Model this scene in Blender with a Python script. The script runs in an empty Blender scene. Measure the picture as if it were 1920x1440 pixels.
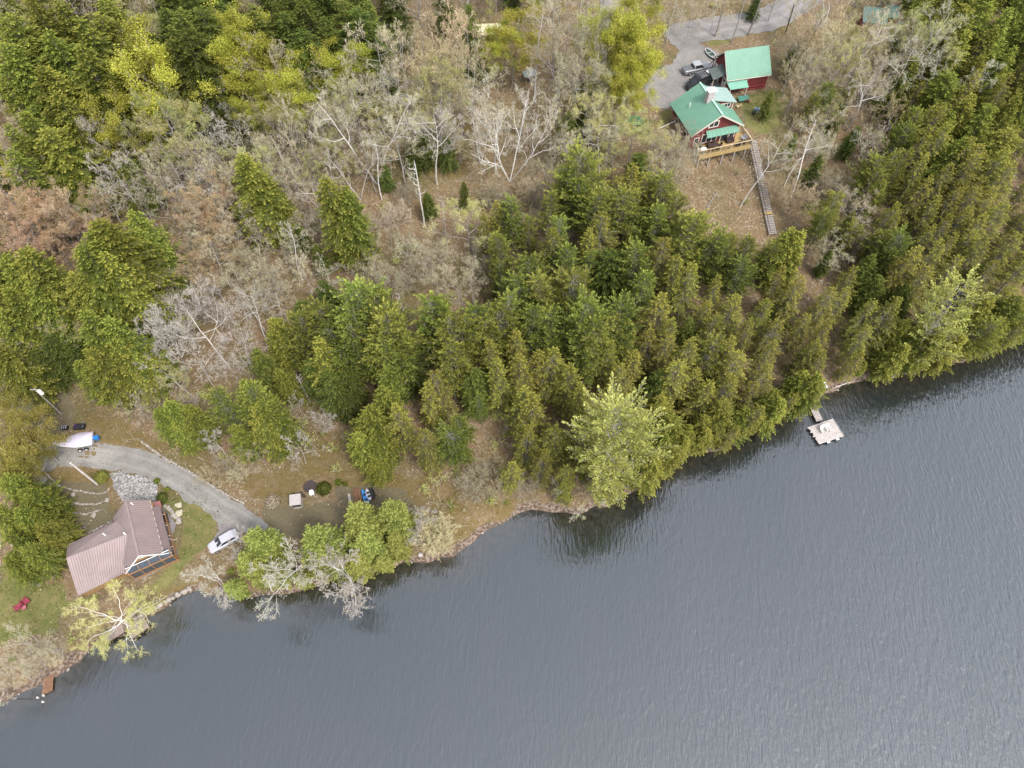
import bpy, bmesh, math, random
import numpy as np
from mathutils import Vector, Matrix, Euler
R = math.radians
sc = bpy.context.scene
C = sc.collection

# ------------------------------------------------------------------ camera, sky, sun, exposure
CAM_H, FPX, PITCH = 95.0, 1297.0, 31.0
cam_d = bpy.data.cameras.new('camera')
cam_d.sensor_width = 36.0
cam_d.lens = 36.0 * FPX / 1920.0
cam_d.clip_start = 1.0
cam_d.clip_end = 2000.0
cam = bpy.data.objects.new('camera', cam_d)
C.objects.link(cam)
cam.location = (0, 0, CAM_H)
cam.rotation_euler = (R(PITCH), 0, 0)
sc.camera = cam

SUN_EL, SUN_AZ = 55.0, 138.0          # azimuth from +Y towards +X
world = bpy.data.worlds.new('World')
sc.world = world
world.use_nodes = True
wn = world.node_tree.nodes
wl = world.node_tree.links
bg = wn['Background']
sky = wn.new('ShaderNodeTexSky')
sky.sky_type = 'NISHITA'
sky.sun_disc = False
sky.sun_elevation = R(SUN_EL)
sky.sun_rotation = R(SUN_AZ)
sky.air_density = 1.0
sky.dust_density = 1.6
sky.ozone_density = 1.0
hs = wn.new('ShaderNodeHueSaturation')
hs.inputs['Saturation'].default_value = 0.34
wl.new(sky.outputs[0], hs.inputs['Color'])
wl.new(hs.outputs[0], bg.inputs[0])
bg.inputs[1].default_value = 0.15
sun_d = bpy.data.lights.new('sun', 'SUN')
sun_d.energy = 1.05
sun_d.angle = R(11)
sun_d.color = (1.0, 0.96, 0.90)
sun = bpy.data.objects.new('sun', sun_d)
C.objects.link(sun)
_d = Vector((math.sin(R(SUN_AZ)) * math.cos(R(SUN_EL)), math.cos(R(SUN_AZ)) * math.cos(R(SUN_EL)), math.sin(R(SUN_EL))))
sun.rotation_euler = _d.to_track_quat('Z', 'Y').to_euler()
sun.location = (0, 0, 150)
vs = sc.view_settings
vs.view_transform = 'Standard'
vs.look = 'None'
vs.gamma = 1.0
vs.exposure = EXPOSURE = 1.42
sc.render.engine = 'CYCLES'
sc.cycles.max_bounces = 5
sc.cycles.diffuse_bounces = 3
sc.cycles.glossy_bounces = 2
sc.cycles.transmission_bounces = 3
sc.cycles.transparent_max_bounces = 4
sc.cycles.caustics_reflective = False
sc.cycles.caustics_refractive = False

# ------------------------------------------------------------------ from photo pixels to the place
CPH, SPH = math.cos(R(PITCH)), math.sin(R(PITCH))
def ray(px, py):
    u = (px - 960) / FPX
    v = -(py - 720) / FPX
    return u, SPH + v * CPH, -CPH + v * SPH
def w2(px, py, z=0.0):
    r = ray(px, py)
    t = (z - CAM_H) / r[2]
    return r[0] * t, r[1] * t
def proj(x, y, z):
    dx, dy, dz = x, y, z - CAM_H
    f = dy * SPH - dz * CPH
    up = dy * CPH + dz * SPH
    return 960 + FPX * dx / f, 720 - FPX * up / f

SHORE_PX = [(-260, 1440), (-120, 1370), (0, 1318), (40, 1300), (85, 1285), (110, 1268), (150, 1240), (178, 1212), (192, 1204), (275, 1170), (330, 1122), (372, 1106),
            (420, 1116), (470, 1122), (540, 1110), (600, 1095), (660, 1078), (715, 1070), (760, 1054), (810, 1052), (850, 1045), (868, 1028), (900, 1006), (935, 985),
            (962, 970), (1000, 954), (1040, 960), (1085, 962), (1130, 950), (1180, 925), (1230, 895), (1262, 868), (1300, 852), (1345, 846), (1400, 815), (1450, 790),
            (1500, 765), (1530, 752), (1550, 738), (1585, 722), (1612, 716), (1660, 708), (1720, 700), (1790, 680), (1850, 665), (1920, 640), (2060, 598), (2300, 520)]
SH = np.array([w2(*p) for p in SHORE_PX])
rng0 = np.random.default_rng(5)
# densify and roughen the waterline
pts = [SH[0]]
for a, b in zip(SH[:-1], SH[1:]):
    n = max(2, int(np.hypot(*(b - a)) / 1.1))
    for i in range(1, n + 1):
        q = a + (b - a) * i / n
        if i < n: q = q + rng0.normal(0, 0.22, 2)
        pts.append(q)
SHD = np.array(pts)
def shore_dist(X, Y):
    """signed distance to the waterline, positive on land"""
    P = np.stack([X.ravel(), Y.ravel()], 1)
    best = np.full(len(P), 1e9)
    sgn = np.ones(len(P))
    for a, b in zip(SHD[:-1], SHD[1:]):
        ab = b - a
        t = np.clip(((P - a) @ ab) / (ab @ ab), 0, 1)
        q = a + t[:, None] * ab
        dd = np.hypot(P[:, 0] - q[:, 0], P[:, 1] - q[:, 1])
        cr = ab[0] * (P[:, 1] - a[1]) - ab[1] * (P[:, 0] - a[0])
        m = dd < best
        best[m] = dd[m]
        sgn[m] = np.where(cr[m] > 0, 1, -1)
    return (best * sgn).reshape(X.shape)
def vnoise(X, Y, scale, seed):
    r = np.random.default_rng(seed)
    T = r.random((64, 64))
    x, y = X / scale, Y / scale
    xi, yi = np.floor(x).astype(int), np.floor(y).astype(int)
    fx, fy = x - xi, y - yi
    fx, fy = fx * fx * (3 - 2 * fx), fy * fy * (3 - 2 * fy)
    g = lambda i, j: T[i % 64, j % 64]
    return (g(xi, yi) * (1 - fx) * (1 - fy) + g(xi + 1, yi) * fx * (1 - fy) + g(xi, yi + 1) * (1 - fx) * fy + g(xi + 1, yi + 1) * fx * fy) * 2 - 1
GX0, GX1, GY0, GY1, GS = -170.0, 170.0, -40.0, 270.0, 0.7
gx = np.arange(GX0, GX1 + GS, GS)
gy = np.arange(GY0, GY1 + GS, GS)
GXX, GYY = np.meshgrid(gx, gy)
GD = shore_dist(GXX, GYY)
d = GD + vnoise(GXX, GYY, 1.9, 1) * 0.25
left = np.interp(d, [-40, -8, -2, 0, 0.8, 3, 14, 27, 36, 60, 110, 220], [-9, -3.2, -1.0, 0, .55, .9, 1.6, 2.4, 4.0, 12, 22, 34])
mid = np.interp(d, [-40, -8, -2, 0, 0.8, 3, 14, 30, 60, 110, 220], [-9, -4, -1.2, 0, .6, 1.3, 3.0, 7.0, 14, 21, 34])
right = np.interp(d, [-40, -8, -2, 0, 0.8, 3, 20, 33, 39, 43.2, 46.5, 60, 120, 220], [-9, -5, -1.6, 0, .8, 1.6, 5.2, 8.4, 9.5, 10.2, 13.0, 13.2, 17, 30])
def sm(a, b, x):
    t = np.clip((x - a) / (b - a), 0, 1)
    return t * t * (3 - 2 * t)
wl_ = 1 - sm(-38, -12, GXX)
wr_ = sm(10, 34, GXX)
GZ = left * wl_ + right * wr_ + mid * (1 - wl_ - wr_)
amp = sm(1, 16, GD)
GZ += amp * (vnoise(GXX, GYY, 14, 2) * 0.55 + vnoise(GXX, GYY, 5, 3) * 0.18 + vnoise(GXX, GYY, 1.6, 4) * 0.05)
def gz(x, y):
    fx = min(max((x - GX0) / GS, 0), len(gx) - 1.001)
    fy = min(max((y - GY0) / GS, 0), len(gy) - 1.001)
    i, j = int(fx), int(fy)
    fx -= i; fy -= j
    return (GZ[j, i] * (1 - fx) * (1 - fy) + GZ[j, i + 1] * fx * (1 - fy) + GZ[j + 1, i] * (1 - fx) * fy + GZ[j + 1, i + 1] * fx * fy)
def flatten(cx, cy, r0, r1, z):
    global GZ
    dd = np.hypot(GXX - cx, GYY - cy)
    m = (1 - sm(r0, r1, dd)) * sm(1.0, 4.5, GD)
    GZ = GZ * (1 - m) + z * m
def gdist(x, y):
    i = int(min(max((x - GX0) / GS, 0), len(gx) - 1)); j = int(min(max((y - GY0) / GS, 0), len(gy) - 1))
    return GD[j, i]
# level pads: gravel lot, barn, back of green roofed house, lower lawn and cottage
flatten(36.5, 118, 9, 16, 13.0)
flatten(44, 116, 7, 12, 13.0)
flatten(33.2, 104.5, 5.0, 7.0, 13.0)
flatten(-51.5, 30, 9, 15, 2.1)
flatten(-64, 45.5, 3, 6, 3.9)
def at(px, py, h=0.0):
    """the place on the terrain where something of height h shows its top at this pixel"""
    z = 8.0
    for _ in range(40):
        x, y = w2(px, py, z + h)
        z += 0.6 * (gz(x, y) - z)
    return Vector((x, y, gz(x, y)))

# ------------------------------------------------------------------ objects
def obj(name, me, parent=None):
    o = bpy.data.objects.new(name, me)
    C.objects.link(o)
    if parent: o.parent = parent
    return o
def tag(o, label=None, cat=None, group=None, kind=None):
    if label: o['label'] = label
    if cat: o['category'] = cat
    if group: o['group'] = group
    if kind: o['kind'] = kind
    return o
def thing(name, label, cat, loc=(0, 0, 0), rz=0.0, group=None):
    o = bpy.data.objects.new(name, None)
    C.objects.link(o)
    o.empty_display_size = 0.3
    o.location = loc
    o.rotation_euler = (0, 0, rz)
    return tag(o, label, cat, group)
def copy_tree(o, parent=None):
    c = o.copy()
    C.objects.link(c)
    c.parent = parent
    for ch in list(o.children): copy_tree(ch, c)
    return c

class MB:
    def __init__(s): s.v = []; s.f = []; s.m = []; s.t = []
    def add(s, vs, fs, mi=0, t=0.5):
        n = len(s.v)
        s.v += [tuple(v) for v in vs]
        for f in fs:
            s.f.append(tuple(i + n for i in f)); s.m.append(mi); s.t.append(t)
    def box(s, c, size, rz=0.0, mi=0, t=0.5, ax=None):
        hx, hy, hz = size[0] / 2, size[1] / 2, size[2] / 2
        M = Matrix.Rotation(rz, 3, 'Z') if ax is None else ax
        vs = [Vector(c) + M @ Vector((x * hx, y * hy, z * hz)) for x in (-1, 1) for y in (-1, 1) for z in (-1, 1)]
        s.add(vs, [(0, 1, 3, 2), (4, 6, 7, 5), (0, 4, 5, 1), (2, 3, 7, 6), (0, 2, 6, 4), (1, 5, 7, 3)], mi, t)
    def bar(s, a, b, wd, ht, mi=0, t=0.5):
        """box beam from a to b, wd wide (sideways), ht high"""
        a, b = Vector(a), Vector(b)
        d = (b - a).normalized()
        side = d.cross(Vector((0, 0, 1)))
        if side.length < 1e-3: side = Vector((1, 0, 0))
        side.normalize()
        up = side.cross(d).normalized()
        vs = [p + side * x * wd / 2 + up * z * ht / 2 for p in (a, b) for x, z in ((-1, -1), (1, -1), (1, 1), (-1, 1))]
        s.add(vs, [(0, 1, 2, 3), (7, 6, 5, 4), (0, 4, 5, 1), (1, 5, 6, 2), (2, 6, 7, 3), (3, 7, 4, 0)], mi, t)
    def tube(s, pts, rad, n=6, mi=0, cap=True, t=0.5):
        pts = [Vector(p) for p in pts]
        base = len(s.v); rings = []
        for i, p in enumerate(pts):
            d = (pts[min(i + 1, len(pts) - 1)] - pts[max(i - 1, 0)])
            if d.length < 1e-6: d = Vector((0, 0, 1))
            d.normalize()
            u = d.cross(Vector((0, 0, 1)))
            if u.length < 1e-2: u = d.cross(Vector((1, 0, 0)))
            u.normalize(); w = d.cross(u)
            r = rad[i] if hasattr(rad, '__len__') else rad
            for k in range(n):
                a = 2 * math.pi * k / n
                s.v.append(tuple(p + u * math.cos(a) * r + w * math.sin(a) * r))
        for i in range(len(pts) - 1):
            for k in range(n):
                a = base + i * n + k; b = base + i * n + (k + 1) % n
                s.f.append((a, b, b + n, a + n)); s.m.append(mi); s.t.append(t)
        if cap:
            s.f.append(tuple(base + k for k in range(n))[::-1]); s.m.append(mi); s.t.append(t)
            e = base + (len(pts) - 1) * n
            s.f.append(tuple(e + k for k in range(n))); s.m.append(mi); s.t.append(t)
    def slab(s, pts, th, mi=0, t=0.5):
        """thick plate: polygon pts (upper face), thickness th downwards"""
        pts = [Vector(p) for p in pts]; n = len(pts)
        lo = [p - Vector((0, 0, th)) for p in pts]
        s.add(pts + lo, [tuple(range(n)), tuple(range(2 * n - 1, n - 1, -1))] + [(i, i + n, (i + 1) % n + n, (i + 1) % n) for i in range(n)], mi, t)
    def prism(s, poly, z0, z1, mi=0, t=0.5):
        n = len(poly)
        s.add([(x, y, z0) for x, y in poly] + [(x, y, z1) for x, y in poly],
              [tuple(range(n))[::-1], tuple(range(n, 2 * n))] + [(i, (i + 1) % n, (i + 1) % n + n, i + n) for i in range(n)], mi, t)
    def cyl(s, c, r, h, n=14, mi=0, r2=None):
        s.tube([c, (c[0], c[1], c[2] + h)], [r, r if r2 is None else r2], n, mi)
    def mesh(s, name, mats, smooth=False):
        me = bpy.data.meshes.new(name)
        me.from_pydata(s.v, [], s.f)
        if not isinstance(mats, (list, tuple)): mats = [mats]
        for m in mats: me.materials.append(m)
        if len(mats) > 1: me.polygons.foreach_set('material_index', s.m)
        at_ = me.attributes.new('tint', 'FLOAT', 'FACE')
        at_.data.foreach_set('value', s.t)
        if smooth: me.polygons.foreach_set('use_smooth', [True] * len(s.f))
        me.update()
        return me
    def build(s, name, mats, parent=None, smooth=False, bevel=0.0):
        me = s.mesh(name, mats, smooth)
        if bevel:
            bm = bmesh.new(); bm.from_mesh(me)
            bmesh.ops.recalc_face_normals(bm, faces=bm.faces)
            bmesh.ops.bevel(bm, geom=list(bm.edges), offset=bevel, segments=2, affect='EDGES', profile=0.6)
            bm.to_mesh(me); bm.free()
        else:
            bm = bmesh.new(); bm.from_mesh(me)
            bmesh.ops.recalc_face_normals(bm, faces=bm.faces); bm.to_mesh(me); bm.free()
        return obj(name, me, parent)

# ------------------------------------------------------------------ materials
def newmat(name):
    m = bpy.data.materials.new(name); m.use_nodes = True
    nt = m.node_tree; b = nt.nodes['Principled BSDF']
    return m, nt, b
def N(nt, t, **k):
    n = nt.nodes.new(t)
    for a, v in k.items():
        if a.startswith('i_'): n.inputs[a[2:].replace('_', ' ')].default_value = v
        else: setattr(n, a, v)
    return n
def ramp(nt, fac, stops):
    r = nt.nodes.new('ShaderNodeValToRGB')
    el = r.color_ramp.elements
    while len(el) > 1: el.remove(el[-1])
    el[0].position = stops[0][0]; el[0].color = (*stops[0][1], 1)
    for p, c in stops[1:]:
        e = el.new(p); e.color = (*c, 1)
    nt.links.new(fac, r.inputs[0])
    return r.outputs[0]
def mix(nt, fac, a, b, bt='MIX'):
    n = nt.nodes.new('ShaderNodeMix'); n.data_type = 'RGBA'; n.blend_type = bt
    for sock, v in ((n.inputs[0], fac), (n.inputs[6], a), (n.inputs[7], b)):
        if isinstance(v, (int, float)): sock.default_value = v
        elif isinstance(v, tuple): sock.default_value = (*v, 1) if len(v) == 3 else v
        else: nt.links.new(v, sock)
    return n.outputs[2]
def noise(nt, scale, detail=4, rough=0.55, coord='Object', vec=None, dist=0.0):
    n = N(nt, 'ShaderNodeTexNoise'); n.inputs['Scale'].default_value = scale
    n.inputs['Detail'].default_value = detail; n.inputs['Roughness'].default_value = rough
    n.inputs['Distortion'].default_value = dist
    if vec is None:
        tc = N(nt, 'ShaderNodeTexCoord'); vec = tc.outputs[coord]
    nt.links.new(vec, n.inputs['Vector'])
    return n
def bump(nt, b, h, strength=0.5, dist=0.05):
    n = N(nt, 'ShaderNodeBump'); n.inputs['Strength'].default_value = strength; n.inputs['Distance'].default_value = dist
    nt.links.new(h, n.inputs['Height']); nt.links.new(n.outputs[0], b.inputs['Normal'])
def mat(name, col, rough=0.6, var=0.25, scale=3.0, metal=0.0, bmp=0.0, spec=0.5):
    """plain material with uneven tone"""
    m, nt, b = newmat(name)
    n = noise(nt, scale, 5)
    dk = tuple(c * (1 - var) for c in col); lt = tuple(min(1, c * (1 + var)) for c in col)
    c = ramp(nt, n.outputs[0], [(0.3, dk), (0.5, col), (0.72, lt)])
    nt.links.new(c, b.inputs['Base Color'])
    b.inputs['Roughness'].default_value = rough; b.inputs['Metallic'].default_value = metal
    b.inputs['Specular IOR Level'].default_value = spec
    if bmp: bump(nt, b, n.outputs[0], bmp, 0.03)
    return m
def foliage_mat(name, a, b_, c_, objvar=0.25, trans=0.25, huev=0.02):
    """leaves: tint attribute mixes three real leaf colours, each tree a little different"""
    m, nt, b = newmat(name)
    at_ = N(nt, 'ShaderNodeAttribute'); at_.attribute_name = 'tint'
    col = ramp(nt, at_.outputs['Fac'], [(0.0, a), (0.5, b_), (1.0, c_)])
    oi = N(nt, 'ShaderNodeObjectInfo')
    hsv = N(nt, 'ShaderNodeHueSaturation')
    mr = N(nt, 'ShaderNodeMapRange'); mr.inputs['To Min'].default_value = 1 - objvar; mr.inputs['To Max'].default_value = 1 + objvar
    nt.links.new(oi.outputs['Random'], mr.inputs['Value']); nt.links.new(mr.outputs[0], hsv.inputs['Value'])
    mu = N(nt, 'ShaderNodeMath'); mu.operation = 'MULTIPLY'; mu.inputs[1].default_value = 7.31
    fr = N(nt, 'ShaderNodeMath'); fr.operation = 'FRACT'
    nt.links.new(oi.outputs['Random'], mu.inputs[0]); nt.links.new(mu.outputs[0], fr.inputs[0])
    mh = N(nt, 'ShaderNodeMapRange'); mh.inputs['To Min'].default_value = 0.5 - huev; mh.inputs['To Max'].default_value = 0.5 + huev
    nt.links.new(fr.outputs[0], mh.inputs['Value']); nt.links.new(mh.outputs[0], hsv.inputs['Hue'])
    nt.links.new(col, hsv.inputs['Color'])
    nt.nodes.remove(b)
    df = N(nt, 'ShaderNodeBsdfDiffuse'); tr = N(nt, 'ShaderNodeBsdfTranslucent'); mx = N(nt, 'ShaderNodeMixShader')
    mx.inputs[0].default_value = trans
    nt.links.new(hsv.outputs[0], df.inputs[0]); nt.links.new(hsv.outputs[0], tr.inputs[0])
    nt.links.new(df.outputs[0], mx.inputs[1]); nt.links.new(tr.outputs[0], mx.inputs[2])
    nt.links.new(mx.outputs[0], nt.nodes['Material Output'].inputs[0])
    return m
# ------------------------------------------------------------------ ground, masks in world space (outlines of lawns, beds, bare soil)
def inpoly(X, Y, poly):
    ins = np.zeros(X.shape, bool)
    n = len(poly)
    for i in range(n):
        x0, y0 = poly[i]; x1, y1 = poly[(i + 1) % n]
        c = ((y0 > Y) != (y1 > Y))
        with np.errstate(divide='ignore', invalid='ignore'):
            ins ^= c & (X < (x1 - x0) * (Y - y0) / (y1 - y0 + 1e-12) + x0)
    return ins
def pdist(X, Y, poly):
    best = np.full(X.shape, 1e9)
    n = len(poly)
    for i in range(n):
        a = np.array(poly[i]); b = np.array(poly[(i + 1) % n]); ab = b - a
        t = np.clip(((X - a[0]) * ab[0] + (Y - a[1]) * ab[1]) / (ab @ ab + 1e-9), 0, 1)
        best = np.minimum(best, np.hypot(X - a[0] - t * ab[0], Y - a[1] - t * ab[1]))
    return np.where(inpoly(X, Y, poly), best, -best)
def wpoly(px): return [tuple(at(*p)[:2]) for p in px]
NJ = vnoise(GXX, GYY, 2.3, 11) * 0.9 + vnoise(GXX, GYY, 0.9, 12) * 0.5
def area(px, soft=0.8):
    return sm(-soft, soft, pdist(GXX, GYY, wpoly(px)) + NJ)
GRASS_PX = [
    [(1385, 182), (1405, 172), (1440, 166), (1478, 182), (1466, 215), (1440, 246), (1402, 246), (1392, 225)],
    [(1228, 205), (1262, 200), (1268, 230), (1235, 240)], [(1165, 120), (1240, 105), (1250, 130), (1190, 175)], [(1330, 66), (1378, 60), (1372, 82), (1330, 88)],
    [(0, 1062), (60, 1078), (115, 1095), (128, 1120), (300, 1105), (395, 1010), (412, 958), (345, 930), (338, 990), (330, 1060), (250, 1110), (120, 1150), (90, 1190), (40, 1205), (0, 1200)],
    [(240, 965), (300, 935), (340, 945), (330, 985), (300, 960)],
    [(1180, 225), (1225, 215), (1225, 260), (1185, 250)], [(1075, 165), (1130, 150), (1140, 190), (1080, 190)]]
MOSS_PX = [
    [(90, 870), (230, 875), (215, 930), (100, 900)], [(200, 930), (225, 955), (215, 990), (195, 980)],
    [(170, 820), (300, 850), (430, 920), (520, 945), (640, 880), (720, 880), (700, 850), (560, 850), (500, 900), (380, 850), (230, 790), (150, 770)],
    [(580, 800), (680, 830), (720, 900), (640, 920), (560, 900)], [(640, 900), (820, 890), (900, 940), (1000, 930), (940, 965), (850, 1020), (700, 960)],
    [(820, 170), (900, 200), (880, 330), (800, 330)], [(940, 60), (1000, 60), (990, 110), (930, 110)], [(300, 1110), (430, 1060), (620, 1060), (600, 1095), (420, 1112)]]
DIRT_PX = [[(70, 900), (200, 905), (215, 990), (130, 1010), (90, 970)], [(35, 705), (95, 700), (140, 760), (140, 800), (100, 830), (40, 790)], [(490, 940), (640, 950), (660, 985), (640, 1010), (500, 1010)],
    [(640, 915), (760, 915), (780, 960), (650, 970)], [(1305, 275), (1400, 265), (1400, 285), (1320, 300)], [(110, 1000), (230, 950), (240, 1010), (130, 1060)]]
def union(l):
    m = np.zeros(GXX.shape)
    for p in l: m = np.maximum(m, area(p))
    return m
M_GRASS, M_MOSS, M_DIRT = union(GRASS_PX), union(MOSS_PX), union(DIRT_PX)
M_BANK = (1 - sm(0.3, 1.6, GD + NJ * 0.6)) * sm(-0.6, 0.2, GD)

def ground_material():
    m, nt, b = newmat('forest_floor')
    L = nt.links
    tc = N(nt, 'ShaderNodeTexCoord').outputs['Object']
    big = noise(nt, 0.09, 4, 0.6, vec=tc); med = noise(nt, 0.55, 5, 0.65, vec=tc); fine = noise(nt, 3.2, 4, 0.75, vec=tc)
    vor = N(nt, 'ShaderNodeTexVoronoi'); vor.inputs['Scale'].default_value = 4.2; L.new(tc, vor.inputs['Vector'])
    sep = N(nt, 'ShaderNodeSeparateColor'); L.new(vor.outputs['Color'], sep.inputs[0])
    litter = ramp(nt, sep.outputs[0], [(0.0, (.10, .068, .040)), (0.35, (.175, .120, .072)), (0.62, (.26, .190, .115)), (0.85, (.355, .272, .18)), (1.0, (.48, .41, .31))])
    litter = mix(nt, ramp(nt, fine.outputs[0], [(.35, (0, 0, 0)), (.65, (1, 1, 1))]), litter, (.19, .140, .085))
    red = ramp(nt, med.outputs[0], [(.42, (0, 0, 0)), (.62, (.75, .75, .75))])
    litter = mix(nt, red, litter, mix(nt, fine.outputs[0], (.15, .095, .050), (.25, .170, .090)))
    mossy = mix(nt, ramp(nt, fine.outputs[0], [(.3, (0, 0, 0)), (.7, (1, 1, 1))]), (.055, .058, .02), (.15, .14, .045))
    litter = mix(nt, ramp(nt, big.outputs[0], [(.48, (0, 0, 0)), (.66, (.7, .7, .7))]), litter, mossy)
    def attr(n):
        a = N(nt, 'ShaderNodeAttribute'); a.attribute_name = n
        return a.outputs['Fac']
    def soft(name):       # patchy edge from fine noise
        ad = N(nt, 'ShaderNodeMath'); ad.operation = 'ADD'
        sb = N(nt, 'ShaderNodeMath'); sb.operation = 'SUBTRACT'; sb.inputs[1].default_value = 0.5
        ml = N(nt, 'ShaderNodeMath'); ml.operation = 'MULTIPLY'; ml.inputs[1].default_value = 0.9
        L.new(med.outputs[0], sb.inputs[0]); L.new(sb.outputs[0], ml.inputs[0]); L.new(ml.outputs[0], ad.inputs[0]); L.new(attr(name), ad.inputs[1])
        return ramp(nt, ad.outputs[0], [(.38, (0, 0, 0)), (.62, (1, 1, 1))])
    ochre = mix(nt, fine.outputs[0], (.10, .070, .026), (.225, .165, .070))
    ochre = mix(nt, ramp(nt, med.outputs[0], [(.45, (0, 0, 0)), (.6, (1, 1, 1))]), ochre, litter)
    grass = mix(nt, ramp(nt, med.outputs[0], [(.35, (0, 0, 0)), (.62, (1, 1, 1))]), (.085, .115, .026), (.21, .175, .075))
    grass = mix(nt, ramp(nt, fine.outputs[0], [(.35, (0, 0, 0)), (.7, (.9, .9, .9))]), grass, (.17, .155, .055))
    dirt = mix(nt, fine.outputs[0], (.095, .080, .045), (.20, .165, .105))
    col = mix(nt, soft('moss'), litter, ochre)
    col = mix(nt, soft('grass'), col, grass)
    col = mix(nt, soft('dirt'), col, dirt)
    col = mix(nt, soft('bank'), col, mix(nt, ramp(nt, sep.outputs[2], [(.4, (0, 0, 0)), (.8, (1, 1, 1))]), (.10, .07, .05), (.24, .18, .14)))
    L.new(col, b.inputs['Base Color'])
    b.inputs['Roughness'].default_value = 0.95; b.inputs['Specular IOR Level'].default_value = 0.15
    ad = N(nt, 'ShaderNodeMath'); ad.operation = 'ADD'; L.new(fine.outputs[0], ad.inputs[0]); L.new(sep.outputs[0], ad.inputs[1])
    bump(nt, b, ad.outputs[0], 0.7, 0.12)
    return m
def grid_mesh(name, Xs, Ys, Z, material, attrs=None, smooth=True):
    ny, nx = Z.shape
    V = np.stack([np.broadcast_to(Xs, Z.shape), np.broadcast_to(Ys[:, None], Z.shape), Z], -1).reshape(-1, 3)
    idx = np.arange(nx * ny).reshape(ny, nx)
    F = np.stack([idx[:-1, :-1], idx[:-1, 1:], idx[1:, 1:], idx[1:, :-1]], -1).reshape(-1, 4)
    me = bpy.data.meshes.new(name)
    me.vertices.add(len(V)); me.vertices.foreach_set('co', V.ravel())
    me.loops.add(F.size); me.loops.foreach_set('vertex_index', F.ravel())
    me.polygons.add(len(F)); me.polygons.foreach_set('loop_start', np.arange(len(F)) * 4)
    me.polygons.foreach_set('loop_total', np.full(len(F), 4))
    me.update(calc_edges=True); me.validate()
    if smooth: me.polygons.foreach_set('use_smooth', np.ones(len(F), bool))
    for k, a in (attrs or {}).items():
        t = me.attributes.new(k, 'FLOAT', 'POINT'); t.data.foreach_set('value', a.ravel().astype(np.float32))
    me.materials.append(material)
    return obj(name, me)
ground = grid_mesh('ground', gx, gy, GZ, ground_material(), {'grass': M_GRASS, 'moss': M_MOSS, 'dirt': M_DIRT, 'bank': M_BANK})
tag(ground, kind='structure')

# ------------------------------------------------------------------ lake
def water_material():
    m, nt, b = newmat('lake_water')
    L = nt.links
    tc = N(nt, 'ShaderNodeTexCoord').outputs['Object']
    def mapped(rz, sx, sy):
        mp = N(nt, 'ShaderNodeMapping'); mp.inputs['Rotation'].default_value = (0, 0, rz); mp.inputs['Scale'].default_value = (sx, sy, 1)
        L.new(tc, mp.inputs['Vector']); return mp.outputs[0]
    # wind ripples: crests run steeply down to the right, shorter ones nearer the shore
    a = noise(nt, 1.0, 3, 0.5, vec=mapped(R(-33), 2.0, 0.5), dist=0.9)
    c = noise(nt, 1.0, 2, 0.5, vec=mapped(R(6), 2.8, 0.6), dist=0.8)
    e = noise(nt, 4.6, 3, 0.6, vec=mapped(R(-10), 1.0, 0.5))
    big = noise(nt, 0.035, 4, 0.6, vec=mapped(R(-30), 1.6, 0.7), dist=.6)
    def mul(x, k):
        n = N(nt, 'ShaderNodeMath'); n.operation = 'MULTIPLY'; L.new(x, n.inputs[0])
        if isinstance(k, float): n.inputs[1].default_value = k
        else: L.new(k, n.inputs[1])
        return n.outputs[0]
    def add(x, y):
        n = N(nt, 'ShaderNodeMath'); n.operation = 'ADD'; L.new(x, n.inputs[0]); L.new(y, n.inputs[1]); return n.outputs[0]
    h = add(add(mul(a.outputs[0], 1.0), mul(c.outputs[0], 0.55)), mul(e.outputs[0], 0.16))
    shal = N(nt, 'ShaderNodeAttribute'); shal.attribute_name = 'shallow'
    near = N(nt, 'ShaderNodeAttribute'); near.attribute_name = 'calm'
    wind = mul(h, add(near.outputs['Fac'], mul(big.outputs[0], 0.9)))
    bump(nt, b, wind, 1.0, 0.062)
    bed = ramp(nt, noise(nt, 1.2, 4, vec=tc).outputs[0], [(.35, (.016, .016, .010)), (.65, (.05, .042, .030))])
    deep = ramp(nt, big.outputs[0], [(.3, (.014, .020, .020)), (.7, (.019, .022, .026))])
    col = mix(nt, shal.outputs['Fac'], deep, bed)
    L.new(col, b.inputs['Base Color'])
    L.new(ramp(nt, big.outputs[0], [(.35, (.03, .03, .03)), (.65, (.14, .14, .14))]), b.inputs['Roughness'])
    b.inputs['IOR'].default_value = WATER_IOR
    return m
WATER_IOR = 2.4
wx = np.arange(-260, 260.1, 1.6); wy = np.arange(-200, 200.1, 1.6)
WX, WY = np.meshgrid(wx, wy)
WD = -shore_dist(WX, WY)
keep = (1 - sm(0.3, 4.5, WD + vnoise(WX, WY, 3, 21))) * 0.85
calm = 0.22 + 0.7 * sm(0, 60, WX + 0.25 * (40 - WY)) + 0.9 * sm(35, 85, WX + 0.2 * (40 - WY)) + .25 * (1 - sm(2, 16, WD))
water = grid_mesh('lake_water', wx, wy, np.zeros(WX.shape), water_material(), {'shallow': keep, 'calm': calm})
tag(water, kind='structure')

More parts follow.
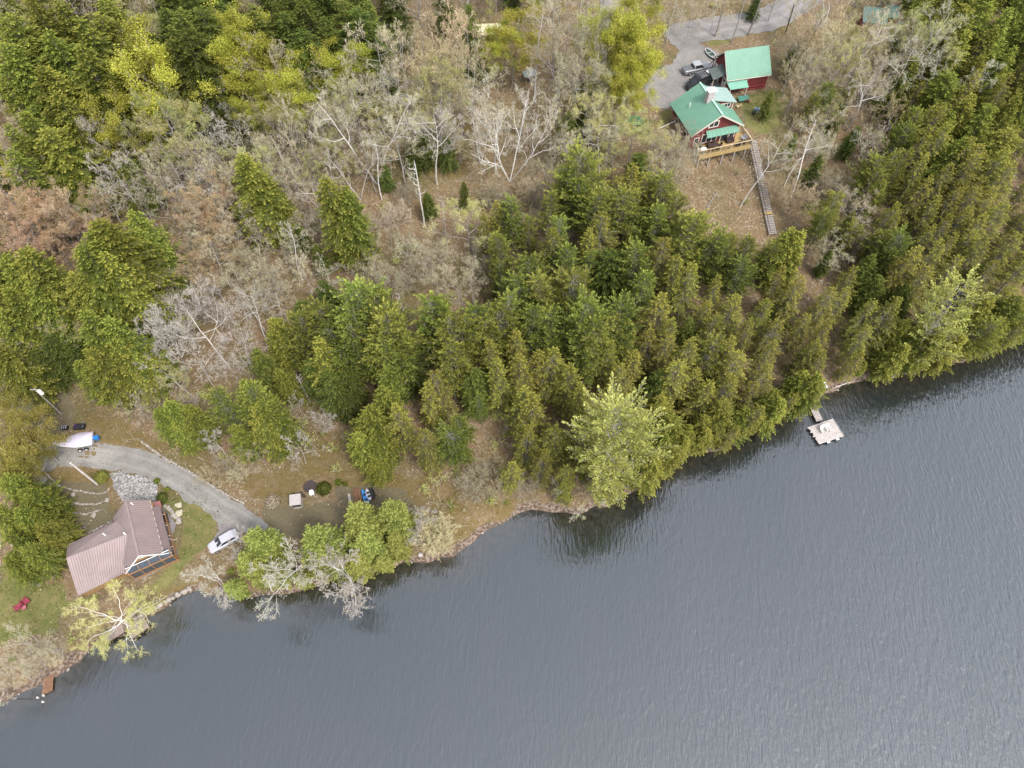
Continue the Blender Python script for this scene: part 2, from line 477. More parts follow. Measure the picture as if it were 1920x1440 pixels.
# ------------------------------------------------------------------ roads, gravel, paving draped on the ground
def drape(name, poly, material, up=0.05, step=0.8, kind='structure', th=0.0):
    bm = bmesh.new()
    vs = [bm.verts.new((x, y, 0)) for x, y in poly]
    bm.faces.new(vs)
    xs = [p[0] for p in poly]; ys = [p[1] for p in poly]
    for lo, hi, nrm in ((min(xs), max(xs), (1, 0, 0)), (min(ys), max(ys), (0, 1, 0))):
        q = lo + step
        while q < hi:
            bmesh.ops.bisect_plane(bm, geom=list(bm.verts) + list(bm.edges) + list(bm.faces), plane_co=(q * nrm[0], q * nrm[1], 0), plane_no=nrm)
            q += step
    bmesh.ops.triangulate(bm, faces=list(bm.faces))
    for v in bm.verts: v.co.z = gz(v.co.x, v.co.y) + up
    if th:
        r = bmesh.ops.extrude_face_region(bm, geom=list(bm.faces))
        for v in [e for e in r['geom'] if isinstance(e, bmesh.types.BMVert)]: v.co.z -= th
    bmesh.ops.recalc_face_normals(bm, faces=bm.faces)
    me = bpy.data.meshes.new(name); bm.to_mesh(me); bm.free()
    me.materials.append(material)
    o = obj(name, me)
    if not th:
        for p in me.polygons: p.use_smooth = True
        if me.polygons and me.polygons[0].normal.z < 0: me.flip_normals()
    return tag(o, kind=kind) if kind else o
def strip_poly(px, width, seed=0, jit=0.3, off=0.0):
    """closed outline of a track following a centreline"""
    rr = random.Random(seed)
    P = [at(*p).xy for p in px]
    D = [P[0]]
    for a, b in zip(P[:-1], P[1:]):
        n = max(1, int((b - a).length / 0.9))
        for i in range(1, n + 1): D.append(a.lerp(b, i / n))
    for _ in range(6): D = [D[0]] + [(D[i - 1] + D[i] * 2 + D[i + 1]) / 4 for i in range(1, len(D) - 1)] + [D[-1]]
    Lf, Rt = [], []
    for i, p in enumerate(D):
        t = (D[min(i + 1, len(D) - 1)] - D[max(i - 1, 0)]).normalized(); n = Vector((-t.y, t.x))
        w = width(i / (len(D) - 1)) if callable(width) else width
        p = p + n * off
        Lf.append(tuple(p + n * (w / 2 + rr.uniform(-jit, jit)))); Rt.append(tuple(p - n * (w / 2 + rr.uniform(-jit, jit))))
    return Lf + Rt[::-1]
def rough_poly(px, seed=0, jit=0.25):
    rr = random.Random(seed); P = [at(*p).xy for p in px]; out = []
    for i, a in enumerate(P):
        b = P[(i + 1) % len(P)]; n = max(1, int((b - a).length / 0.8))
        for k in range(n):
            q = a.lerp(b, k / n); out.append((q.x + rr.uniform(-jit, jit), q.y + rr.uniform(-jit, jit)))
    return out
def gravel_mat(name, lo, mid_, hi, scale=7.0, stones=False):
    m, nt, b = newmat(name)
    tc = N(nt, 'ShaderNodeTexCoord').outputs['Object']
    v = N(nt, 'ShaderNodeTexVoronoi'); v.inputs['Scale'].default_value = scale; nt.links.new(tc, v.inputs['Vector'])
    sep = N(nt, 'ShaderNodeSeparateColor'); nt.links.new(v.outputs['Color'], sep.inputs[0])
    n1 = noise(nt, 0.5, 5, 0.6, vec=tc)
    c = ramp(nt, sep.outputs[0], [(0, lo), (.5, mid_), (1, hi)])
    if not stones: c = mix(nt, 0.55, c, ramp(nt, n1.outputs[0], [(.3, lo), (.5, mid_), (.72, hi)]))
    nt.links.new(c, b.inputs['Base Color']); b.inputs['Roughness'].default_value = 0.95; b.inputs['Specular IOR Level'].default_value = .2
    bump(nt, b, v.outputs['Distance'], 0.8 if stones else 0.3, 0.15 if stones else .03)
    return m
M_ROAD = gravel_mat('gravel_road', (.165, .15, .135), (.225, .21, .19), (.29, .275, .25))
M_LOT = gravel_mat('gravel_lot', (.165, .150, .138), (.23, .213, .198), (.30, .283, .262))
M_STONE = gravel_mat('crushed_stone', (.15, .14, .135), (.28, .26, .245), (.46, .435, .41), 5.0, True)
M_PAVE = gravel_mat('paver_path', (.16, .14, .135), (.22, .195, .19), (.27, .245, .24), 5.0)
road = drape('lower_drive', strip_poly([(-130, 900), (-40, 872), (40, 860), (95, 855), (150, 852), (215, 856), (280, 872), (345, 905), (400, 942), (450, 972), (500, 1000), (530, 1018)], lambda t: 3.5 - 2.2 * max(0, t - .82) / .18, 3), M_ROAD)
M_RUT = gravel_mat('packed_wheel_track', (.20, .185, .165), (.255, .24, .215), (.31, .295, .27), 9.0)
for o_ in (-.8, .8):
    drape('lower_drive_rut', strip_poly([(-40, 872), (40, 860), (95, 855), (150, 852), (215, 856), (280, 872), (345, 905), (400, 942), (450, 972), (495, 998)], .55, 23 + int(o_ > 0), .14, o_), M_RUT, up=.062)
    drape('upper_road_rut', strip_poly([(1620, -150), (1570, -70), (1500, 5), (1450, 33), (1400, 45), (1330, 55), (1290, 62)], .7, 33 + int(o_ > 0), .2, o_ * 1.1), gravel_mat('packed_upper_track', (.20, .18, .175), (.27, .245, .24), (.33, .305, .295), 9.0), up=.055)
drape('lower_parking_spur', rough_poly([(418, 950), (470, 968), (480, 985), (455, 1000), (425, 1020), (408, 1030), (402, 1010)], 5, .3), M_PAVE, up=.035)
drape('upper_road', strip_poly([(1620, -150), (1570, -70), (1500, 5), (1450, 33), (1400, 45), (1330, 55), (1285, 62), (1262, 80)], lambda t: 6.2, 7), M_LOT, up=.04)
drape('gravel_yard', rough_poly([(1245, 62), (1300, 60), (1310, 82), (1345, 96), (1362, 118), (1362, 160), (1300, 190), (1265, 203), (1225, 202), (1205, 170), (1225, 135), (1262, 118), (1272, 95), (1255, 75)], 9, .3), M_LOT, up=.06)
drape('woodland_track', strip_poly([(1150, -120), (1140, 40), (1128, 110), (1120, 160)], 3.6, 11), M_LOT, up=.04)
drape('dirt_track', strip_poly([(78, 690), (55, 730), (45, 775), (30, 830)], 2.2, 12), gravel_mat('wet_gravel', (.10, .095, .09), (.18, .17, .165), (.33, .31, .30), 3.0), up=.04)
drape('paved_walk', rough_poly([(283, 950), (300, 948), (322, 968), (331, 985), (324, 1000), (326, 1020), (334, 1040), (322, 1056), (290, 1075), (255, 1090), (250, 1080), (300, 1050), (318, 1046), (300, 990), (285, 965)], 13, .05), M_PAVE, up=.07)
sb = drape('stone_bed', rough_poly([(207, 890), (228, 884), (250, 893), (262, 890), (288, 902), (297, 912), (294, 940), (285, 952), (235, 950), (228, 938), (215, 915)], 14, .15), M_STONE, up=.14, th=.2)
# ------------------------------------------------------------------ trees
def card(mb, p, d, n, L, W, mi, t):
    """a leaf spray: kite from p along d, lying across normal n"""
    s = d.cross(n)
    if s.length < 1e-4: return
    s = s.normalized() * (W / 2)
    e = p + d * L; m = p + d * (L * .45)
    k = len(mb.v)
    mb.v += [tuple(p), tuple(m + s), tuple(e), tuple(m - s)]
    mb.f.append((k, k + 1, k + 2, k + 3)); mb.m.append(mi); mb.t.append(t)
def strip(mb, a, b, w, mi, t, rr):
    d = b - a
    s = d.cross(Vector((rr.uniform(-.5, .5), rr.uniform(-.5, .5), 1)))
    if s.length < 1e-5: return
    s = s.normalized() * (w / 2)
    k = len(mb.v)
    mb.v += [tuple(a - s), tuple(a + s), tuple(b + s * .6), tuple(b - s * .6)]
    mb.f.append((k, k + 1, k + 2, k + 3)); mb.m.append(mi); mb.t.append(t)

def make_conifer(seed, h, r, style, fmat, bark, dn=1.0):
    """style: hemlock (dense drooping sprays), spruce (open, grey wood shows), pine (rising plumes)"""
    rr = random.Random(seed)
    tk, cr = MB(), MB()
    bendx, bendy = rr.uniform(-.03, .03), rr.uniform(-.03, .03)
    ax = lambda z: Vector((bendx * z * z / h, bendy * z * z / h, z))
    tk.tube([ax(z) for z in np.linspace(-.4, h * .97, 8)], [max(.02, h * .013 * (1 - i / 7.3)) for i in range(8)], 6)
    zb = h * {'hemlock': .10, 'spruce': .16, 'pine': .22, 'bright': .06}[style]
    if style == 'bright': style, lush = 'hemlock', 1.25
    else: lush = 1.0
    z = zb; lump = [rr.uniform(.75, 1.2) for _ in range(24)]
    tiers = []
    ex = rr.uniform(.82, 1.25); low = rr.uniform(.5, 1.2)
    step = {'hemlock': .30, 'spruce': .42, 'pine': .52}[style] * h / 16
    while z < h * .985:
        t = (z - zb) / (h - zb)
        if style == 'hemlock': prof = (1 - t) ** (.62 * ex) * (1 - .35 * low * (1 - t) ** 5)
        elif style == 'spruce': prof = (1 - t) ** (.7 * ex) * (1 - .5 * low * (1 - t) ** 3)
        else: prof = (1 - t) ** (.5 * ex) * (1 - .6 * low * (1 - t) ** 2.5) + .06
        nb = int(round(5 * dn))
        az0 = rr.uniform(0, 6.28)
        for k in range(nb):
            az = az0 + k * 6.283 / nb + rr.uniform(-.5, .5)
            lum = lump[int((az % 6.283) / 6.283 * 8) + 8 * int(min(2, t * 3))]
            L = max(.35, r * prof * lum * rr.uniform(.62, 1.12))
            if rr.random() < (.10 if style == 'hemlock' else .16): continue
            up = {'hemlock': rr.uniform(-.05, .35) + .5 * t, 'spruce': rr.uniform(-.25, .2) + .55 * t, 'pine': rr.uniform(.15, .5) + .4 * t}[style]
            droop = {'hemlock': .30, 'spruce': .22, 'pine': -.10}[style]
            o = ax(z + rr.uniform(-.1, .1)); ca, sa = math.cos(az), math.sin(az)
            pos = lambda s: o + Vector((ca * s * L, sa * s * L, (up * s - droop * s * s) * L))
            side = Vector((-sa, ca, 0))
            bt = rr.uniform(0, 1)
            rb = max(.02, L * .014)
            inner = {'hemlock': .22, 'spruce': .34, 'pine': .30}[style]
            n_ = 4
            if L > 1.0:
                for i in range(n_):
                    strip(tk, pos(i / n_), pos((i + 1) / n_), (rb * 2.0 if style == 'spruce' else rb * 1.6) * (1 - i / n_ * .6), 0, .5, rr)
                if style != 'hemlock':
                    for i in range(3):
                        s = rr.uniform(.15, .6); p = pos(s)
                        strip(tk, p, p + (side * rr.choice((-1, 1)) * .8 + Vector((ca, sa, 0)) * .6).normalized() * L * .3, .05, 0, .5, rr)
            ds = {'hemlock': .125, 'spruce': .16, 'pine': .185}[style] / L
            s = inner
            while s < 1.02:
                p = pos(min(s, 1)); tang = (pos(min(s, 1) + .01) - pos(min(s, 1) - .01)).normalized()
                wl2 = (.20 + .46 * L * (1 - s) * .95) * rr.uniform(.7, 1.2)
                wl2 = min(wl2, 1.3) * lush
                for sg in (-1, 1):
                    if rr.random() < .12: continue
                    dirv = (side * sg * rr.uniform(.7, 1.1) + tang * rr.uniform(.5, 1.1) + Vector((0, 0, rr.uniform(-.3, .22) if style != 'pine' else rr.uniform(.1, .7)))).normalized()
                    q = p.copy(); rem = wl2
                    seg = {'hemlock': .23, 'spruce': .27, 'pine': .30}[style]
                    while rem > .08:
                        l = min(seg, rem + .1)
                        nn = Vector((rr.uniform(-.6, .6), rr.uniform(-.6, .6), 1)).normalized()
                        tt = min(1, max(0, bt * .40 + rr.uniform(0, .60) + (.18 if rem <= seg else -.1)))
                        card(cr, q, dirv, nn, l * 1.25, rr.uniform(.09, .155) * (1.3 if style == 'pine' else 1.0) * lush, 0, tt)
                        if style == 'pine' and rr.random() < .6:
                            card(cr, q, (dirv + Vector((rr.uniform(-.6, .6), rr.uniform(-.6, .6), rr.uniform(0, .8)))).normalized(), nn, l, .15, 0, tt)
                        jt = .55 if style == 'hemlock' else .35
                        dirv = (dirv + Vector((rr.uniform(-jt, jt), rr.uniform(-jt, jt), rr.uniform(-.35, .2)))).normalized()
                        q = q + dirv * l; rem -= l
                s += ds * rr.uniform(.75, 1.3)
            tp = pos(1); card(cr, tp, (tp - pos(.9)).normalized(), Vector((0, 0, 1)), .4, .2, 0, 1)
        z += step * rr.uniform(.7, 1.3) * (1 - .25 * t)
    card(cr, ax(h * .96), Vector((0, 0, 1)), Vector((1, 0, 0)), h * .04, .15, 0, 1); card(cr, ax(h * .96), Vector((0, 0, 1)), Vector((0, 1, 0)), h * .04, .15, 0, 1)
    return tk.mesh(style + '_trunk', bark), cr.mesh(style + '_crown', fmat)

def make_broad(seed, h, spread, bark, twig, leaf=None, nleaf=0, leafsize=.14, trunk=.35, nl=8, dens=1.0, curl=.25, tw=.035, clump=0.0, rise=.55, fork=1, gnarl=.18, limbw=1.0):
    rr = random.Random(seed)
    tk, cr = MB(), MB()
    ends = []
    def limb(p, d, L, r0, lev):
        n = [6, 5, 4, 3, 2][lev]
        pts = [p.copy()]; dirs = []
        dd = d.copy()
        g = gnarl * (1.3 if lev > 0 else .5)
        for i in range(n):
            dd = (dd + Vector((rr.uniform(-g, g), rr.uniform(-g, g), rr.uniform(-g, g) * .7 + curl * .35))).normalized()
            pts.append(pts[-1] + dd * (L / n)); dirs.append(dd.copy())
        rads = [max(.012, r0 * (1 - .8 * i / n)) for i in range(n + 1)]
        if lev <= 1 and r0 > .035: tk.tube(pts, rads, 5, cap=False, t=rr.random())
        elif lev == 2 and r0 > .03:
            for i in range(n): strip(tk, pts[i], pts[i + 1], max(tw, rads[i] * 2), 0, rr.random(), rr)
        else:
            for i in range(n): strip(cr, pts[i], pts[i + 1], max(tw * (1 if lev < 4 else .75), rads[i] * 1.6), 0, rr.random(), rr)
        if lev >= 3: ends.extend(pts[1:])
        if lev >= 4: return
        nc = int(round([nl, 6, 6, 5][lev] * (dens if lev > 0 else 1) * rr.uniform(.8, 1.2)))
        for k in range(nc):
            s = (rr.uniform(.25, 1.0) if lev > 0 else trunk + (1 - trunk) * (k + .5) / nc)
            i = min(n - 1, int(s * n)); q = pts[i].lerp(pts[i + 1], s * n - i)
            az = rr.uniform(0, 6.283) if lev > 0 else k * 2.4 + rr.uniform(-.5, .5)
            bd = dirs[i]; u = bd.cross(Vector((0, 0, 1)));
            if u.length < .05: u = Vector((1, 0, 0))
            u.normalize(); w = bd.cross(u)
            out = u * math.cos(az) + w * math.sin(az)
            spr = [1.0, .85, .8, .8][lev] * rr.uniform(.7, 1.25)
            nd = (bd * ([rise, .8, .8, .8][lev]) + out * spr).normalized()
            if lev == 0:
                cl = spread * rr.uniform(.8, 1.15) * (1.15 - .55 * (s - trunk) / (1 - trunk))
            else: cl = L * rr.uniform(.34, .58) * (1.15 - .5 * s)
            limb(q, nd, cl, rads[i] * [.55, .6, .6, .6][lev] * limbw if lev == 0 else rads[i] * .62, lev + 1)
    base = Vector((0, 0, -.3))
    for f in range(fork):
        fs_ = .32 if fork < 4 else .62
        d0 = Vector((rr.uniform(-.05, .05), rr.uniform(-.05, .05), 1)) if fork == 1 else Vector((math.cos(f * 6.28 / fork + seed) * fs_, math.sin(f * 6.28 / fork + seed) * fs_, 1))
        limb(base, d0.normalized(), h * (1.0 if fork == 1 else .97), h * (.0125 if bark not in (B_WHITE, B_BRT) or limbw > 1.4 else .0095) * (1 if fork == 1 else .8), 0)
    if leaf and nleaf:
        cen = [rr.choice(ends) for _ in range(max(1, int(nleaf / 28)))] if clump else None
        for _ in range(nleaf):
            if clump:
                e = rr.choice(cen); q = e + Vector((rr.gauss(0, clump), rr.gauss(0, clump), rr.gauss(0, clump * .6)))
            else:
                q = rr.choice(ends) + Vector((rr.gauss(0, .16), rr.gauss(0, .16), rr.gauss(0, .12)))
            dv = Vector((rr.uniform(-1, 1), rr.uniform(-1, 1), rr.uniform(-.5, .5))).normalized()
            card(cr, q, dv, Vector((rr.uniform(-.8, .8), rr.uniform(-.8, .8), 1)), leafsize * rr.uniform(.7, 1.5), leafsize * rr.uniform(.6, 1.1), 1, rr.random())
    zmax = max(v[2] for v in tk.v + cr.v)
    k = h / zmax
    for m_ in (tk, cr): m_.v = [(x * k, y * k, z * k) for x, y, z in m_.v]
    return tk.mesh('bare_trunk', bark), cr.mesh('bare_crown', [twig, leaf] if leaf else twig)

F_HEM = foliage_mat('hemlock_needles', (.056, .074, .014), (.150, .172, .032), (.310, .305, .058))
F_DARK = foliage_mat('dark_needles', (.036, .052, .014), (.085, .110, .024), (.170, .190, .040))
F_SPR = foliage_mat('olive_needles', (.070, .072, .018), (.160, .158, .032), (.300, .275, .055), huev=.012)
F_PINE = foliage_mat('pine_needles', (.062, .082, .016), (.158, .182, .034), (.300, .305, .066))
F_PALE = foliage_mat('pale_pine_needles', (.18, .19, .048), (.39, .395, .105), (.58, .575, .175), objvar=.04, huev=0.0)
F_BRT = foliage_mat('bright_needles', (.11, .13, .032), (.235, .255, .060), (.39, .395, .105), objvar=.12)
F_YEL = foliage_mat('spring_leaves', (.20, .205, .035), (.43, .425, .065), (.60, .575, .11), trans=.4, huev=.015)
F_LIME = foliage_mat('lime_buds', (.26, .27, .07), (.46, .46, .14), (.60, .58, .23), trans=.4)
F_ORG = foliage_mat('orange_buds', (.32, .19, .08), (.50, .33, .16), (.62, .46, .26), trans=.3, huev=.01)
F_YOL = foliage_mat('golden_green_leaves', (.15, .135, .035), (.29, .26, .060), (.42, .37, .10), trans=.4, huev=.01)
B_DARK = foliage_mat('dark_bark', (.10, .085, .07), (.17, .15, .13), (.26, .235, .21), trans=0)
B_GREY = foliage_mat('grey_bark', (.22, .20, .18), (.32, .295, .27), (.42, .39, .36), trans=0)
B_BRT = foliage_mat('bright_white_bark', (.55, .52, .48), (.74, .71, .66), (.88, .85, .80), objvar=.05, trans=0, huev=0.0)
B_SPR = foliage_mat('spruce_bark', (.12, .105, .09), (.20, .18, .155), (.29, .265, .235), trans=0)
B_WHITE = foliage_mat('white_bark', (.36, .335, .30), (.55, .515, .47), (.74, .70, .65), objvar=.08, trans=0, huev=.005)
T_TAN = foliage_mat('tan_twigs', (.25, .19, .115), (.43, .34, .215), (.58, .48, .33), trans=.1)
T_GREY = foliage_mat('grey_twigs', (.25, .21, .145), (.40, .345, .25), (.54, .48, .365), trans=.1)
T_SILV = foliage_mat('silver_twigs', (.27, .235, .20), (.44, .395, .34), (.60, .555, .49), trans=.1, objvar=.1)
T_RED = foliage_mat('rusty_twigs', (.25, .175, .11), (.40, .295, .20), (.54, .42, .305), trans=.1)
T_STRAW = foliage_mat('straw_twigs', (.32, .27, .13), (.50, .44, .25), (.66, .60, .38), trans=.1)

PROTO = {}
def proto(kind, items, label_look, name, cat): PROTO[kind] = dict(items=items, look=label_look, name=name, cat=cat)
def remat(meshes, fm):
    out = []
    for t, c, h in meshes:
        c2 = c.copy(); c2.materials[0] = fm; out.append((t, c2, h))
    return out
hem = [(*make_conifer(s, 16, r_, 'hemlock', F_HEM, B_DARK), 16) for s, r_ in ((1, 4.5), (2, 5.2), (3, 4.0), (4, 4.8), (5, 5.6), (6, 4.4))]
spr = [(*make_conifer(s, 16, r_, 'spruce', F_SPR, B_SPR), 16) for s, r_ in ((11, 4.4), (12, 3.8), (13, 5.0), (14, 4.2), (15, 4.7))]
pin = [(*make_conifer(s, 16, r_, 'pine', F_PINE, B_SPR), 16) for s, r_ in ((21, 4.4), (22, 5.0), (23, 4.2), (24, 5.3))]
brt = [(*make_conifer(s, 12, r_, 'bright', F_BRT, B_DARK), 12) for s, r_ in ((31, 4.2), (32, 3.7))]
pal = [(*make_conifer(41, 22, 9.0, 'pine', F_PALE, B_GREY, 1.7), 22)]
proto('H', hem, 'green hemlock with yellow-green branch tips', 'hemlock_tree', 'hemlock')
proto('D', remat(hem, F_DARK), 'dark green hemlock', 'hemlock_tree', 'hemlock')
proto('O', spr, 'olive-brown spruce with grey twigs showing', 'spruce_tree', 'spruce')
proto('P', pin, 'blue-green pine with upswept tufts', 'pine_tree', 'pine')
proto('V', brt, 'bright yellow-green cedar by the shore', 'cedar_tree', 'cedar')
proto('W', pal, 'huge pale green pine at the shoreline', 'pine_tree', 'pine')
yel = [(*make_broad(s, 16, 6.8, B_GREY, T_TAN, F_YEL, 13000, .20, .3, 10, .85, clump=.5), 16) for s in (51, 52, 53)]
proto('Y', yel, 'leafy tree with fresh yellow-green foliage', 'leafing_tree', 'leafing tree')
yol = [(*make_broad(s, 14, 6.0, B_GREY, T_TAN, F_YOL, 10000, .18, .3, 9, .85, clump=.5), 14) for s in (55, 56)]
proto('A', yol, 'round tree with golden-green leaves', 'leafing_tree', 'leafing tree')
lim = [(*make_broad(s, 16, 6.2, B_GREY, T_GREY, F_LIME, 5500, .13, .4, 10, 1.1, tw=.04), 16) for s in (61, 62, 63)]
proto('L', lim, 'airy tree with pale lime buds', 'budding_tree', 'budding tree')
gry = [(*make_broad(s, 14, sp_, B_GREY, T_GREY, F_LIME, 700, .10, tr_, 10, 1.12, tw=.042), 14) for s, sp_, tr_ in ((71, 6.0, .35), (72, 5.6, .45), (73, 6.6, .3), (74, 5.6, .5))]
proto('G', gry, 'bare grey-brown tree with dense twigs', 'bare_tree', 'bare tree')
tan_ = [(*make_broad(s, 14, 5.8, B_GREY, T_TAN, F_YOL, 900, .10, .4, 10, 1.15, tw=.042, rise=.9), 14) for s in (76, 77, 78)]
proto('T', tan_, 'bare tan tree with upswept feathery twigs', 'bare_tree', 'bare tree')
sil = [(*make_broad(s, 13, 5.6, B_WHITE, T_SILV, None, 0, .1, .35, 9, 1.2, tw=.045, gnarl=.25, limbw=.9), 13) for s in (81, 82, 83)]
proto('S', sil, 'bare silver-white tree with dense bright twigs', 'bare_tree', 'bare tree')
bir = [(*make_broad(s, 18, sp_, B_WHITE, T_SILV, F_LIME, 1200, .10, tr_, 9, .95, tw=.04, gnarl=.24, limbw=1.25, fork=f_), 18) for s, sp_, tr_, f_ in ((91, 5.5, .5, 1), (92, 6.0, .42, 1), (93, 4.8, .6, 1), (94, 4.6, .5, 2))]
proto('B', bir, 'white-limbed birch, nearly leafless', 'birch_tree', 'birch')
big = [(*make_broad(95, 18, 6.8, B_BRT, T_SILV, F_LIME, 1800, .10, .3, 7, 1.0, tw=.045, gnarl=.26, limbw=1.3, rise=1.1, fork=4), 18)]
proto('U', big, 'huge spreading white birch with forked limbs', 'birch_tree', 'birch')
sprawl = [(*make_broad(96, 8, 7.6, B_BRT, T_STRAW, F_LIME, 9000, .12, .34, 11, 1.0, tw=.04, gnarl=.34, limbw=2.1, rise=.3), 8)]
proto('X', sprawl, 'sprawling white-branched tree in lime bud', 'birch_tree', 'birch')
red_ = [(*make_broad(s, 13, 6.0, B_GREY, T_RED, F_ORG, n_, .11, .3, 10, 1.25, tw=.045), 13) for s, n_ in ((101, 2600), (102, 1200), (103, 4200))]
proto('R', red_, 'bare tree flushed with rusty orange buds', 'budding_tree', 'budding tree')
shr = [(*make_broad(s, 5, 3.0, B_GREY, T_, F_LIME, n_, .09, .05, 10, .9, tw=.035, fork=3, rise=.7), 5) for s, T_, n_ in ((111, T_GREY, 250), (112, T_TAN, 100), (113, T_GREY, 900))]
proto('Z', shr, 'leafless thicket shrub', 'shrub', 'shrub')
wil = [(*make_broad(121, 6, 3.2, B_GREY, T_STRAW, None, 0, .1, .02, 14, 1.1, tw=.045, fork=5, rise=1.2, gnarl=.12), 6)]
proto('Q', wil, 'straw-coloured willow shrub fanning over the bank', 'shrub', 'shrub')
def make_snag(seed, h, n, mt):
    rr = random.Random(seed); tk = MB(); ln = Vector((rr.uniform(-.04, .04), rr.uniform(-.04, .04), 1))
    P = [ln * (z) + Vector((rr.uniform(-.05, .05), rr.uniform(-.05, .05), 0)) for z in np.linspace(-.3, h, 8)]
    tk.tube(P, [h * .013 * (1 - .6 * i / 7) for i in range(8)], 6)
    br = tk
    for k in range(n):
        z = rr.uniform(.4, .98) * h; a = rr.uniform(0, 6.28); p = ln * z; dd = Vector((math.cos(a), math.sin(a), rr.uniform(-.1, .8))).normalized(); L = rr.uniform(.4, 1.8)
        q = p + dd * L * .5; e = q + (dd + Vector((rr.uniform(-.5, .5), rr.uniform(-.5, .5), .4))).normalized() * L * .5
        br.tube([p, q, e], [.06, .04, .02], 4, cap=False)
        for _ in range(2): strip(br, q, q + Vector((rr.uniform(-1, 1), rr.uniform(-1, 1), rr.uniform(0, 1))) * .6, .04, 0, .5, rr)
    return tk.mesh('snag', mt), None
proto('K', [(*make_snag(131, 12, 9, B_WHITE), 12), (*make_snag(132, 12, 14, B_GREY), 12)], 'dead pale snag with broken stubs', 'dead_tree', 'dead tree')
tall = []
for s in (141, 142):
    t_, c_ = make_broad(s, 22, 4.2, B_GREY, T_GREY, F_LIME, 600, .1, .72, 7, .9)
    tall.append((t_, c_, 22))
proto('J', tall, 'tall straight tree with long dark trunk', 'tall_tree', 'tree')

